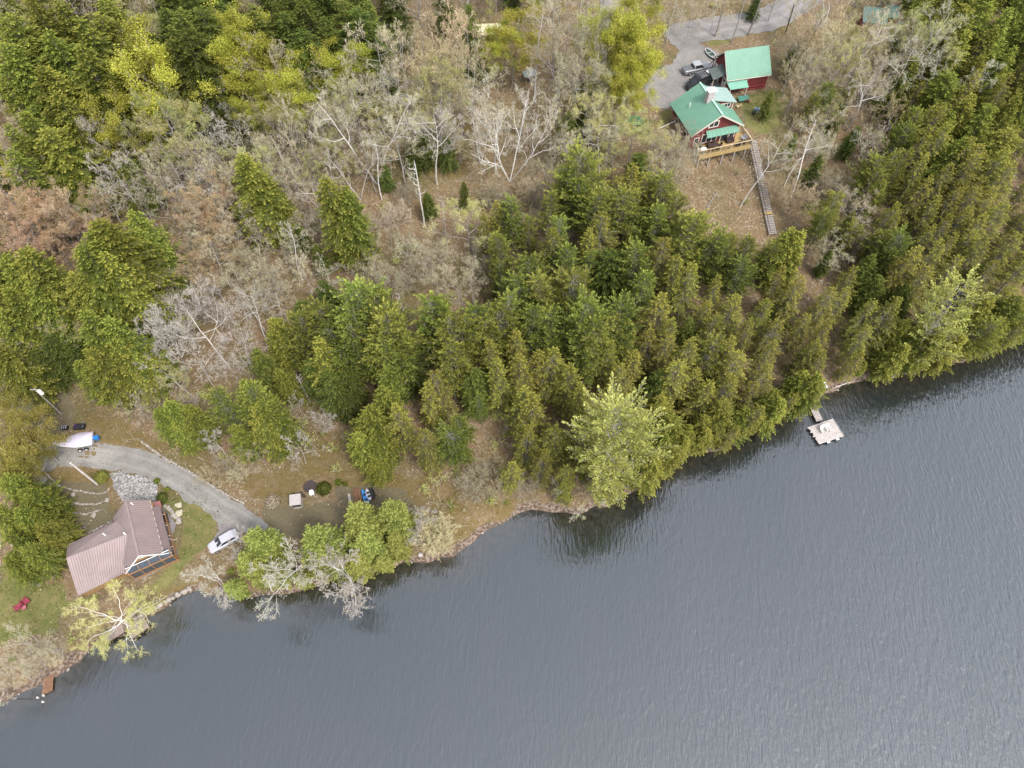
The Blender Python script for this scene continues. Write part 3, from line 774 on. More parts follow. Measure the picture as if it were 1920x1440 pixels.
TREES = '''
H 12,30,20 65,5,20 112,5,18 150,42,22 100,62,20 55,68,18 15,92,20 190,5,16 182,42,18 142,98,20 68,140,18 28,122,18 8,152,16 95,128,18 50,215,16 86,255,15 15,242,16 20,292,15 45,262,14
H 465,295,17 492,325,15 515,365,10 620,332,20 640,352,18 190,412,20 172,440,20 245,402,16 262,428,14 228,300,10
D 130,272,12 108,306,11 330,35,20 352,58,20 378,18,20 320,78,18 300,15,18 402,8,18 478,12,18 510,12,18 540,30,18 565,12,18 600,38,18 640,12,18 665,30,16 692,8,16 560,62,16 350,100,16 525,60,15 620,62,14
D 300,110,14 285,70,15 650,60,13
Y 235,76,20 272,100,17 196,166,17 452,14,20 418,78,17 432,42,17 510,126,15 547,146,14 600,60,17 622,88,15 450,150,13
Y 262,72,21 435,32,20 518,120,17 1185,2,20 1196,34,19 1155,32,18 1176,66,17 1188,70,15 1186,102,15 1175,132,13 1160,96,14 1195,-25,18 1145,5,18
Y 940,32,12 960,12,14
A 0,765,12 22,800,11 -10,828,11 20,845,10 -40,800,12 45,880,6 10,870,8
L 225,20,17 262,16,16 310,166,19 286,200,17 330,212,15 470,270,13 800,102,17 812,132,15 660,175,13 780,178,12 520,182,15 1100,172,13 1116,178,12 1150,186,13 1166,202,12 1196,216,11 1230,242,11 575,292,10 1590,72,13 1740,22,15 1780,32,15 1600,100,12 320,690,9 876,362,15 1560,190,9 100,590,11 85,612,10
L 1620,35,12 1655,40,12 1600,60,11 225,215,12 300,260,10 620,250,10 700,205,11 1120,215,11
G 500,72,17 520,92,17 545,202,16 510,230,15 490,256,14 640,110,17 652,140,16 632,162,15 642,192,14 140,216,14 360,262,13 300,272,15 280,302,13 420,262,13 410,302,13 330,282,13 290,352,12 440,372,12 420,402,12 380,442,12 282,132,13
G 700,48,17 690,78,16 740,45,15 880,92,15 862,132,14 750,202,13 740,232,12 600,172,13 622,202,13 590,192,12 560,200,12 600,260,11 560,270,11 540,302,11 500,262,12
G 1095,12,19 1060,22,17 1130,26,17 1086,96,15 1110,112,15 1050,92,14 1050,162,11 1066,232,11 1040,232,11 1076,252,11 1020,292,10 1036,312,10 1060,262,10
G 1520,102,12 1542,132,11 1562,62,13 1620,62,13 1640,52,14 1722,62,14 1702,20,15 1570,432,8 1620,402,9 1600,352,9 1590,462,8 1622,372,9 1642,352,9 1660,250,10
G 700,482,8 722,502,8 742,522,8 832,502,9 862,512,9 882,502,9 792,462,8 772,452,8 752,432,8 802,472,8 660,502,8 692,442,7 260,492,11 292,502,11 270,522,10 480,482,11 502,502,11 432,492,10 450,470,11 555,385,9 590,400,9 680,400,8 720,395,8
G 20,1242,11 62,1262,10 32,1192,10 100,1232,9 30,1292,9 472,832,7 540,1110,6 -20,1290,10 75,1215,8
G 230,692,9 262,712,8 240,742,7 1280,262,9 1265,240,9
G 40,600,10 25,640,9 700,250,10 720,150,13 770,130,14 555,330,10 350,400,12 370,350,12 235,330,11 180,350,12 240,500,9
T 832,16,19 852,52,18 792,62,18 812,92,17 772,32,16 870,20,16 840,95,15 720,260,8 690,290,8 1480,60,8
T 1515,45,12 1500,150,8 1490,120,8 1540,80,11 1530,30,12 1580,25,13 1610,20,14 1660,15,14 1630,140,11 1680,160,10 1690,200,9 340,740,6 1000,330,9
S 160,206,14 196,276,15 390,142,15 422,216,13 380,232,13 590,46,15 350,312,13 735,122,13 800,140,14 282,600,13 270,642,11 445,100,12
S 390,812,7 545,822,8 602,772,7 792,952,7 780,992,6 445,1010,9 375,292,11 430,612,11 700,130,13 300,555,11
R 60,332,15 96,352,15 30,372,15 130,362,14 15,402,13 80,412,12 330,346,12 385,332,13 360,386,11 400,422,11 320,452,10 370,482,10 10,432,12 110,400,11 0,350,14 400,360,12
R 1505,345,6 1492,365,5 345,470,9 390,510,8
O 925,382,13 905,402,12 1215,326,13 1180,312,13 1160,332,13 1040,432,13 1200,345,12 1130,398,15 1110,430,13 1230,350,12
O 925,642,13 970,626,13 1180,602,13 1220,622,13 935,682,15 982,672,13 1010,662,13 1036,662,13 1075,692,13 1090,722,12 1000,742,14 980,732,13 820,702,13 800,722,12 740,762,14 795,812,13 990,802,12 960,872,9 1060,902,9 1150,590,14 1140,640,13 1190,660,12 1240,560,14 1260,600,13 1165,690,11
O 1300,502,13 1350,522,13 1330,562,13 1470,502,13 1502,522,13 1380,562,12 1440,562,12 1460,602,12 1290,642,14 1270,682,13 1310,692,13 1330,722,12 1380,632,13 1390,662,12 1370,702,12 1450,642,12 1440,682,11 1420,722,10 1250,640,13 1410,600,12 1275,480,14 1250,450,14
O 1605,502,13 1590,542,12 1640,562,12 1560,542,12 1560,602,11 1530,642,10 1546,662,9 1630,612,11 1620,660,9 1590,682,8 1675,560,13
O 1860,66,16 1840,132,15 1905,142,15 1750,206,13 1776,196,14 1726,206,13 1830,292,14 1760,202,15 1780,232,14 1745,242,13 1820,262,14 1845,272,14 1880,282,14 1845,332,13 1832,352,13 1870,352,13 1890,382,13 1780,312,13 1740,332,13 1720,352,12 1760,372,12 1790,402,12 1750,422,12 1790,442,12 1725,466,14 1702,482,13 1766,452,14 1800,482,13 1850,452,14 1870,492,13 1892,542,12 1740,290,12 1900,310,14 1800,350,13 1820,390,13 1850,410,13 1680,380,12 1690,400,12 1910,440,13 1830,440,13 1740,500,12 1900,240,14
P 1085,296,15 1070,322,13 1120,366,15 1050,412,13 1255,336,15 1266,370,14 1240,392,13 1300,402,15 1340,442,13 1375,446,13 1410,452,13 1400,492,11 960,376,13 940,392,12 1090,335,13 1170,370,14
P 670,536,19 690,562,17 720,602,17 736,642,14 665,612,15 640,662,12 800,562,17 830,572,16 850,602,16 840,652,14 900,576,13 912,602,13 955,562,15 940,592,14 995,586,13 1030,592,13 1100,568,17 1110,602,15 1105,642,12 1170,576,15 1076,520,14 1000,480,14 980,520,13 1020,520,13 1060,470,13 1200,470,14 1205,520,13
P 560,602,15 595,592,15 615,622,14 400,742,13 470,732,13 865,782,11 850,812,10 1340,642,12 1340,602,12 1560,160,8 1600,152,8 1530,182,8 1700,242,12 1720,212,12 1700,292,12 1682,292,11 1650,302,11 1640,322,10 1572,372,10 1550,402,9 1660,432,10 1690,442,10 1605,420,8 1360,470,12 1455,455,11
H 35,476,19 55,502,17 10,492,17 145,466,20 200,472,19 215,450,15 122,522,15 138,520,17 60,546,15 15,542,15 160,602,18 196,612,17 216,642,14 176,652,14 150,684,10 345,762,11 320,752,11 290,772,9 455,722,13 490,752,13 440,802,9 500,792,9 505,602,13 640,600,15 600,640,14 700,620,14 330,790,8 480,770,12
H 710,732,13 685,772,13 670,812,11 702,832,9 700,862,7 1480,432,13 1502,432,13 1490,472,11 1350,782,12 1322,782,11 1302,812,9 1340,822,8 1500,722,10 1480,762,8 1510,742,8 1440,772,9 1425,790,7 1480,790,6
H 1640,702,7 1672,692,7 1732,690,8 1760,662,10 1800,652,9 1850,602,11 1882,612,10 1840,652,7 1902,602,10 1790,620,10 1710,660,9 1700,600,11 1730,620,10 1810,590,11 1860,560,12 1905,560,12
H 1812,12,16 1850,12,16 1892,22,16 1822,62,15 1872,52,15 1902,92,15 1792,92,14 1840,112,14 1782,142,13 1880,142,14 1912,182,14 1820,182,14 1862,202,14 1782,212,13 1800,262,13 1892,252,13 1660,340,9
H 10,902,11 42,922,11 30,952,10 62,962,9 22,1002,9 72,1002,8 10,1050,8 50,1030,8 80,980,7 -15,960,12
D 480,662,12 560,572,8 620,702,11 640,732,9 580,680,10 650,690,10 150,545,12 240,560,12 175,570,12 90,640,10 60,660,9 120,650,9 790,246,8 770,266,8 870,342,7 875,15,13 880,48,12 1095,156,9 1066,212,9 1090,202,8 1200,292,10 1490,92,6 1500,72,6 1580,192,8 1540,292,8 1640,482,10 1670,470,10 1600,400,8 850,40,11 1000,560,11 1240,700,9 1150,480,12 1300,600,10 1560,470,7 1480,560,9 1710,540,10 1650,520,10 1840,500,11 1100,790,9 890,700,11 760,660,10 1200,410,11 800,360,6 720,310,6 560,420,7 440,340,9 590,460,7 680,540,8
H 1290,800,11 1330,800,10 1375,800,10 1400,770,11 1450,735,11 1510,700,9 1360,760,12 1265,790,10 1625,680,9 1690,668,9 1720,668,9 1760,680,7 1790,665,8 1820,660,7 1855,640,8 1890,625,8 1250,820,8
V 665,958,11 682,1002,10 730,946,12 738,1000,10 470,1000,12 450,1040,9 490,1050,9 585,1000,12 592,1045,10
Z 920,342,6 942,352,6 980,332,6 1000,392,6 1020,402,6 1042,422,6 1062,402,6 900,872,5 950,882,5 880,902,5 930,912,4 990,902,5 700,1080,5 260,760,4 300,800,4 700,500,5 830,460,5 900,480,6 640,440,5 760,500,5 1260,300,6 1285,290,5 1270,320,5 1010,350,6 980,430,5 740,380,5 670,480,5 610,530,5 520,560,6 1085,955,4 440,880,4 410,860,4 380,880,4 330,1105,3 640,1095,4 680,1085,4 1560,320,6 1530,350,5 1590,330,6 1550,250,6 1460,330,5 1470,280,5 1540,440,6 1620,440,6 500,520,6 350,560,6 240,660,5 860,250,6 820,210,6 760,340,5 960,200,5 1000,240,6 1240,400,6
Q 812,990,5.5
K 780,315,12 828,372,9 555,702,9 668,538,3 750,556,9 524,815,5 520,700,7 1060,420,6
B 570,332,14 650,272,12 692,262,12 1140,212,14 895,182,14 925,200,13 530,432,12 330,700,8 350,735,7 440,640,8 1045,905,8 600,492,10 450,545,13 800,188,16 668,168,18 500,540,9 780,970,6
U 955,168,18
'''
# trees that lean or whose foot can be seen: foot pixel, top pixel, height, kind
LEANERS = [(1483, 368, 1556, 215, 17, 'B'), (1388, 388, 1476, 238, 15, 'B'), (1587, 245, 1672, 128, 18, 'B'), (1516, 75, 1556, 2, 15, 'B'), (1577, 150, 1695, 40, 17, 'B'),
           (1660, 190, 1742, 40, 18, 'B'), (1735, 195, 1815, 100, 14, 'B'), (1604, 305, 1650, 240, 11, 'B'), (1672, 708, 1822, 532, 22, 'W2'), (432, 690, 345, 535, 18, 'S2'), (1700, 452, 1745, 385, 9, 'K'),
           (1060, 952, 1085, 968, 5, 'B'), (1130, 942, 1163, 765, 23, 'W'), (243, 1168, 200, 1146, 8, 'X'), (428, 1088, 400, 1062, 7, 'C'), (552, 1078, 522, 1028, 11.5, 'C'), (660, 1066, 642, 1030, 11, 'C'), (655, 1098, 640, 1085, 6, 'C'),
           (60, 1275, 25, 1235, 8, 'G'), (90, 1255, 60, 1225, 7, 'G'), (30, 1310, -5, 1275, 8, 'G'), (120, 1235, 92, 1212, 5, 'G'), (700, 1075, 690, 1050, 5, 'G')]
rb_ = random.Random(4)
FEET = [(1272, 300, 9, 'G'), (1290, 335, 8, 'G'), (1465, 405, 9, 'T'), (1250, 320, 9, 'G'), (1500, 330, 10, 'G'), (1470, 350, 12, 'B'), (1520, 290, 11, 'T'), (1475, 130, 11, 'T'), (1340, 68, 17, 'J'), (1402, 65, 17, 'J'), (1372, 80, 15, 'J'), (1003, 190, 20, 'J'), (1137, 182, 18, 'J'), (1055, 932, 11, 'O'), (1010, 905, 12, 'O'), (1092, 905, 12, 'P'), (1035, 875, 13, 'O'), (1080, 870, 12, 'O'), (1200, 905, 10, 'P'), (1232, 885, 9, 'O')]
for a_, b_, hh_, k_ in FEET:
    p_ = at(a_, b_); t_ = proj(p_.x, p_.y, p_.z + hh_ * .93); LEANERS.append((a_, b_, t_[0], t_[1], hh_, k_))
last = None
for a in SHD:
    q = proj(a[0], a[1], 0)
    if last is not None and math.hypot(a[0] - last[0], a[1] - last[1]) < 3.3: continue
    if 1185 < q[0] < 1505 or 1625 < q[0] < 2000: k_, hh_ = rb_.choice('HHHPO'), rb_.uniform(8, 12.5)
    elif 440 < q[0] < 505 or 575 < q[0] < 620 or 660 < q[0] < 735: k_, hh_ = 'V', rb_.uniform(6, 8.5)
    else: continue
    last = a
    fx_, fy_ = a[0] - .2 + rb_.uniform(-.3, .3), a[1] + rb_.uniform(.3, 1.1)
    z_ = gz(fx_, fy_); p_ = proj(fx_, fy_, z_); t_ = proj(fx_ + hh_ * .07, fy_ - hh_ * .14, z_ + hh_ * .93)
    LEANERS.append((p_[0], p_[1], t_[0], t_[1], hh_, k_))
s2 = [(*make_broad(97, 16, 9.5, B_WHITE, T_SILV, None, 0, .1, .45, 9, 1.25, tw=.055, gnarl=.3, limbw=1.2, rise=.5), 16)]
proto('S2', s2, 'large dead white tree with a dense bright twig crown', 'bare_tree', 'bare tree')
w3 = [(*make_conifer(42, 20, 6.2, 'pine', F_PALE, B_GREY, .9), 20)]
# thinner needles on the leaning pine, mostly near its tip
proto('W2', w3, 'pale yellow-green pine leaning out over the water', 'pine_tree', 'pine')

cbr = [(*make_broad(s, 8, 6.0, B_BRT, T_SILV, F_LIME, 500, .1, .4, 9, 1.1, tw=.045, gnarl=.3, limbw=1.7, rise=.5), 8) for s in (151, 152)]
proto('C', cbr, 'low white-limbed birch sprawling by the shore', 'birch_tree', 'birch')
LANDMARKS = {'brown roofed cottage': (225, 1010), 'covered boat': (138, 822), 'small shed': (553, 937), 'blue kayak': (684, 930), 'huge pale pine': (1160, 840), 'swimming dock': (1547, 808),
    'wooden stairs': (1430, 350), 'green roofed house': (1325, 210), 'red barn': (1400, 120), 'white tank': (1693, 87), 'yellow roofed lean-to': (915, 57), 'leaning pale pine': (1740, 610), 'big spreading birch': (930, 240),
    'dead white tree': (345, 580), 'upper left corner': (0, 0), 'upper right corner': (1920, 0), 'lower left corner': (0, 1440), 'middle of the right edge': (1920, 420), 'middle of the left edge': (0, 420), 'utility pole with transformer': (75, 740),
    'maroon lawn chairs': (42, 1132), 'woodland ladder': (985, 245), 'orange budding grove': (360, 350), 'bright yellow tree': (235, 110), 'white birch snag': (790, 350), 'parked pickup truck': (1305, 130), 'woodland gravel track': (1125, 120)}
ORD = ['', 'second ', 'third ', 'fourth ', 'fifth ', 'sixth ', 'seventh ', 'eighth ', 'ninth ', 'tenth ', 'eleventh ', 'twelfth ', 'thirteenth ', 'fourteenth ', 'fifteenth ']
entries = []
for line in TREES.strip().split('\n'):
    k, *rest = line.split()
    for e in rest:
        q = [float(v) for v in e.split(',')]
        entries.append([k, q[0], q[1], q[2], None])
for bx, by, tx, ty, h_, k in LEANERS: entries.append([k, tx, ty, h_, (bx, by)])
rt = random.Random(77)
NO_FILL = [[(1215, 5), (1500, -10), (1495, 60), (1440, 170), (1490, 200), (1490, 260), (1500, 440), (1300, 440), (1240, 270), (1180, 180), (1200, 100)],
    [(-90, 690), (180, 690), (235, 800), (420, 850), (520, 900), (560, 850), (680, 860), (700, 890), (860, 880), (900, 850), (1050, 930), (1110, 980), (1110, 1440), (-90, 1440)],
    [(655, 320), (870, 290), (880, 450), (700, 480)], [(940, 50), (1060, 70), (1050, 210), (930, 160)], [(1640, 60), (1720, 60), (1720, 100), (1640, 100)], [(870, 10), (1060, 20), (1060, 230), (930, 200)], [(830, 200), (1050, 170), (1040, 320), (860, 330)]]
src_ = [e for e in entries if e[0] in 'HDOPYLGTRSA']
have = [(e[1], e[2]) for e in entries if e[0] not in 'ZKB']
nf = 0
def e_gap(x, y):
    n_ = min(src_, key=lambda e: math.hypot(e[1] - x, e[2] - y))
    return n_[0] in 'GTRS' and any(math.hypot(x - a, y - b) < 50 for a, b in have)
heroes = [(e[1], e[2]) for e in entries if e[0] in ('Y', 'A', 'U', 'W')]
for _ in range(9000):
    fx, fy = rt.uniform(-140, 2150), rt.uniform(-130, 760)
    gap = 41 + .008 * max(0, fy)
    if e_gap(fx, fy) and rt.random() < .55: continue
    if any(abs(fx - a) < 56 and -58 < fy - b < 40 for a, b in heroes): continue
    if any(abs(fx - a) < gap and abs(fy - b) < gap and math.hypot(fx - a, fy - b) < gap for a, b in have): continue
    if any(bool(inpoly(np.array([fx]), np.array([fy]), P)[0]) for P in NO_FILL): continue
    near = sorted(src_, key=lambda e: math.hypot(e[1] - fx, e[2] - fy))[:4]
    e = rt.choice(near)
    if e[0] in 'YA' and (fx > 1170 or rt.random() < .5): e = ['G' if fx > 700 else 'L', 0, 0, 13]
    if fx < 260 and fy < 330 and e[0] in 'HD' and rt.random() < .4: e = [rt.choice('LGYG'), 0, 0, 18]
    h = e[3] * rt.uniform(.72, .98)
    q = at(fx, fy, h * .97)
    if gdist(q.x, q.y) < 1.5: continue
    have.append((fx, fy)); entries.append([e[0], fx, fy, h, None]); nf += 1
print('filled', nf)
GROUPS = {'H': 'hemlocks in the forest', 'D': 'dark hemlocks in the forest', 'O': 'olive spruces in the forest', 'P': 'pines in the forest', 'Y': 'yellow-green leafing trees', 'A': 'golden leafing trees', 'L': 'budding trees',
    'G': 'bare grey trees', 'T': 'bare tan trees', 'S': 'silver bare trees', 'B': 'white birches', 'R': 'rusty budding trees', 'V': 'cedars along the shore', 'Z': 'leafless shrubs', 'K': 'dead snags', 'J': 'tall dark trunks'}
by_kind = {}
used_proto = {}
TREE_LIST = []
for idx, (k, px, py, h, foot) in enumerate(entries):
    pr = PROTO[k]
    h = h * (rt.uniform(.93, 1.07) if foot is None else 1)
    lean = None
    if foot is None:
        for _ in range(14):
            p = at(px, py, h * .97)
            if gdist(p.x, p.y) > .7: break
            h *= .88
        if gdist(p.x, p.y) < .4: print('skip', k, px, py); continue
    else:
        p = at(*foot)
        x, y = w2(px, py, p.z + h * .93)
        lean = Vector((x - p.x, y - p.y, h * .93))
        h = lean.length
    vi = rt.randrange(len(pr['items']))
    tm, cm, hn = pr['items'][vi]
    key = (k, vi)
    if key not in used_proto:
        root = thing(pr['name'], 'x', pr['cat'])
        t_ = obj('trunk', tm, root)
        if cm: c_ = obj('crown', cm, root)
        used_proto[key] = root
    else:
        root = copy_tree(used_proto[key])
    root.location = (p.x, p.y, p.z)
    s = h / hn
    wob = rt.uniform(.88, 1.22) if k in 'HDOPV' else rt.uniform(.9, 1.15)
    if k == 'Y' and px > 1100: wob *= .82
    if k in 'VO': wob *= .88
    root.scale = (s * wob, s * wob, s)
    rz = rt.uniform(0, 6.283)
    if k == 'U': rz = 0.4
    if lean is None:
        root.rotation_euler = (rt.uniform(-.03, .03), rt.uniform(-.03, .03), rz)
    else:
        root.rotation_euler = (lean.to_track_quat('Z', 'Y').to_matrix() @ Matrix.Rotation(rz, 3, 'Z')).to_euler()
        xs = {'X': 1.3, 'W': 1.08}.get(k, 1.0) * (wob if k in 'HDOPV' else 1)
        root.scale = (s * xs, s * xs, s)
    if k in GROUPS: root['group'] = GROUPS[k]
    TREE_LIST.append((root, k, px, py))
# each label: its look and its rank by distance (in view) from a landmark
look_groups = {}
for root, k, px, py in TREE_LIST: look_groups.setdefault(k, []).append((root, px, py))
for k, lst in look_groups.items():
    look = PROTO[k]['look']
    if len(lst) == 1:
        lst[0][0]['label'] = look; continue
    ranks = {}
    for ln, (lx, ly) in LANDMARKS.items():
        srt = sorted(lst, key=lambda e: math.hypot(e[1] - lx, e[2] - ly))
        for i, e in enumerate(srt): ranks.setdefault(e[0].name, []).append((i * 40 + math.hypot(e[1] - lx, e[2] - ly) * .5, i, ln))
    for e in lst:
        _, i, ln = min(ranks[e[0].name])
        e[0]['label'] = '%s, %snearest the %s' % (look, ORD[i] if i < len(ORD) else str(i + 1) + 'th ', ln) if ln not in ('upper left corner',) or True else ''
# ------------------------------------------------------------------ undergrowth: saplings, brush and fallen twigs nobody could count
KEEP_OUT = [wpoly(p) for p in (
    [(1225, 52), (1500, 10), (1520, 60), (1450, 80), (1475, 165), (1475, 250), (1420, 265), (1250, 262), (1190, 215), (1200, 100)],
    [(0, 835), (180, 800), (300, 850), (520, 990), (530, 1030), (420, 1060), (410, 1110), (300, 1125), (150, 1200), (40, 1230), (0, 1230)],
    [(480, 905), (780, 880), (790, 970), (640, 1010), (500, 1020)], [(30, 690), (160, 720), (190, 840), (30, 840)], [(1400, 255), (1425, 255), (1475, 440), (1440, 450)],
    [(1310, 260), (1410, 260), (1405, 300), (1320, 310)], [(890, 35), (960, 35), (1040, 60), (1030, 100), (960, 170), (890, 80)], [(960, 120), (1030, 120), (1030, 165), (960, 165)])]
ru = random.Random(31)
und = MB()
cnt = 0
def kept_out(x, y):
    for P in KEEP_OUT:
        n = len(P); ins = False
        for i in range(n):
            x0, y0 = P[i]; x1, y1 = P[(i + 1) % n]
            if (y0 > y) != (y1 > y) and x < (x1 - x0) * (y - y0) / (y1 - y0) + x0: ins = not ins
        if ins: return True
    return False
while cnt < 3400:
    x = ru.uniform(-120, 125); y = ru.uniform(8, 190)
    gd = gdist(x, y)
    if gd < 1.2: continue
    px, py = proj(x, y, gz(x, y))
    if not (-120 < px < 2040 and -120 < py < 1440): continue
    if kept_out(x, y): continue
    z = gz(x, y)
    dens = .5 + .5 * math.sin(x * .31 + 1.3 * math.sin(y * .17)) * math.sin(y * .27 + x * .05)
    if 640 < px < 1040 and 170 < py < 470 and ru.random() < .55: continue
    if ru.random() > .35 + .65 * dens: continue
    cnt += 1
    H_ = ru.uniform(.5, 2.6) if gd > 5 else ru.uniform(.3, 1.1)
    kind = ru.choices((0, 1, 2, 3), (.5, .25, .12, .13))[0]
    b0 = Vector((x, y, z - .05))
    nst = ru.randint(5, 9)
    for i in range(nst):
        a = ru.uniform(0, 6.28); sp = ru.uniform(.15, .8)
        tip = b0 + Vector((math.cos(a) * sp * H_, math.sin(a) * sp * H_, H_ * ru.uniform(.6, 1)))
        md = b0.lerp(tip, .5) + Vector((ru.uniform(-.1, .1), ru.uniform(-.1, .1), .12 * H_))
        mi = 1 if kind == 1 else 0
        strip(und, b0, md, .045, mi, ru.random(), ru); strip(und, md, tip, .03, mi, ru.random(), ru)
        for j in range(3):
            q = md.lerp(tip, ru.uniform(0, 1)); e = q + Vector((ru.uniform(-1, 1), ru.uniform(-1, 1), ru.uniform(0, .9))).normalized() * H_ * .3
            strip(und, q, e, .028, mi, ru.random(), ru)
            if kind >= 2:
                for _ in range(4):
                    card(und, e + Vector((ru.gauss(0, .15), ru.gauss(0, .15), ru.gauss(0, .1))), Vector((ru.uniform(-1, 1), ru.uniform(-1, 1), .1)).normalized(), Vector((ru.uniform(-.5, .5), ru.uniform(-.5, .5), 1)), .2, .13, kind, ru.random())
for _ in range(7000):       # fallen sticks and stems lying on the litter
    x = ru.uniform(-115, 120); y = ru.uniform(14, 185)
    if gdist(x, y) < 1 or kept_out(x, y): continue
    z = gz(x, y) + .06; a = ru.uniform(0, 6.28); L = ru.uniform(.3, 1.7)
    ex, ey = x + math.cos(a) * L, y + math.sin(a) * L
    strip(und, Vector((x, y, z)), Vector((ex, ey, gz(ex, ey) + .08)), ru.uniform(.03, .07), ru.choice((0, 1, 4)), ru.random(), ru)
u = und.build('undergrowth', [T_GREY, T_RED, F_LIME, F_HEM, T_SILV])
tag(u, 'leafless brush, seedlings and fallen sticks over the forest floor', 'undergrowth', kind='stuff')

# grass tufts and dry leaves on open ground
lt = MB()
for _ in range(52000):
    x = ru.uniform(-75, 60); y = ru.uniform(14, 125)
    if gdist(x, y) < .7: continue
    px, py = proj(x, y, gz(x, y))
    if not (0 < px < 1920 and 0 < py < 1440): continue
    z = gz(x, y)
    ji, ii = int((y - GY0) / GS), int((x - GX0) / GS)
    p = Vector((x, y, z + ru.uniform(.03, .09)))
    if M_GRASS[ji, ii] > .5 or M_MOSS[ji, ii] > .6:
        for _k in range(3):
            q = p + Vector((ru.gauss(0, .25), ru.gauss(0, .25), .0))
            card(lt, q, Vector((ru.uniform(-1, 1), ru.uniform(-1, 1), ru.uniform(.4, 1.4))).normalized(), Vector((ru.uniform(-1, 1), ru.uniform(-1, 1), 1)), ru.uniform(.12, .3), ru.uniform(.06, .14), (1 if ru.random() < (.75 if M_GRASS[ji, ii] > .5 else .25) else 2), ru.random())
        if ru.random() < .8: continue
    elif kept_out(x, y) and ru.random() < .8: continue
    card(lt, p, Vector((ru.uniform(-1, 1), ru.uniform(-1, 1), ru.uniform(-.1, .3))).normalized(), Vector((ru.uniform(-.3, .3), ru.uniform(-.3, .3), 1)), ru.uniform(.12, .28), ru.uniform(.08, .2), 0, ru.random())
M_LEAF = foliage_mat('dry_leaves', (.20, .13, .08), (.36, .26, .17), (.55, .45, .34), trans=0)
M_GR = foliage_mat('grass_blades', (.07, .095, .02), (.13, .155, .035), (.22, .22, .07), trans=.2); M_OC = foliage_mat('ochre_grass', (.14, .11, .04), (.25, .20, .08), (.36, .30, .14), trans=.2)
tag(lt.build('leaf_litter', [M_LEAF, M_GR, M_OC]), 'pale dry leaves and grass tufts strewn over open ground', 'leaf litter', kind='stuff')

# ------------------------------------------------------------------ building materials
GREEN = mat('green_metal_roof', (.15, .30, .215), .5, .07, .6, spec=.35)
GREEN_PALE = mat('pale_green_roof', (.27, .36, .325), .35, .08, .8)
RED = mat('barn_red_boards', (.14, .022, .022), .7, .25, 3)
REDRAIL = mat('bright_red_rail', (.33, .055, .06), .6, .1)
TRIM = mat('cream_trim', (.62, .55, .47), .6, .1, 4)
WHITE = mat('white_paint', (.80, .79, .77), .5, .06, 4)
GLASS = mat('dark_glass', (.03, .035, .04), .08, .3, 2, spec=.8)
DECK = mat('golden_decking', (.40, .28, .115), .7, .25, 3)
RAIL = mat('pale_lumber', (.52, .40, .25), .7, .15, 4)
WOOD_G = mat('weathered_wood', (.36, .32, .29), .8, .25, 3)
WOOD_D = mat('dark_wood', (.085, .055, .045), .8, .3, 3)
STONE_P = mat('pink_stone_wall', (.30, .20, .17), .9, .4, 2.2, bmp=.5)
CHIM = mat('chimney_stone', (.42, .37, .35), .9, .25, 5, bmp=.5)
BLACK = mat('black_plastic', (.02, .02, .022), .5, .3, 3)
DKBROWN = mat('dark_wicker', (.05, .03, .028), .7, .4, 8)
GREY = mat('grey_metal', (.30, .30, .31), .4, .15, 3)
BROWN_R = mat('brown_metal_roof', (.285, .220, .208), .5, .12, .6, spec=.3)
BROWN_D = mat('brown_roof_rib', (.25, .188, .177), .5, .12, 1, spec=.3)
SIDING = mat('tan_siding', (.30, .18, .08), .7, .15, 3)
ORANGE = mat('orange_stained_wood', (.30, .155, .065), .6, .2, 3)
BOULDER = mat('boulder', (.33, .29, .25), .9, .35, 2.5, bmp=.6)
SLATE = mat('flat_slate', (.27, .23, .21), .9, .3, 2)
TARP = mat('pale_tarp', (.58, .52, .60), .6, .06, .8, bmp=.3)
BLUE = mat('blue_plastic', (.035, .22, .56), .4, .15, 2)
TEAL = mat('teal_plastic', (.07, .36, .38), .5, .1, 2)
CARG = mat('silver_grey_paint', (.30, .30, .31), .25, .08, 1, metal=.4)
CARB = mat('black_paint', (.018, .019, .021), .15, .2, 1)
CARW = mat('white_car_paint', (.47, .46, .49), .25, .05, 1)
RUBBER = mat('rubber', (.02, .02, .02), .9, .2)
RUST = mat('rusty_boards', (.20, .105, .06), .85, .4, 3, bmp=.4)
MAROON = mat('maroon_fabric', (.27, .035, .06), .7, .15, 4)
POLE = mat('bleached_pole', (.55, .49, .45), .8, .15, 2)
CANVAS = mat('yellowed_panel', (.60, .55, .36), .6, .12, 1.5)

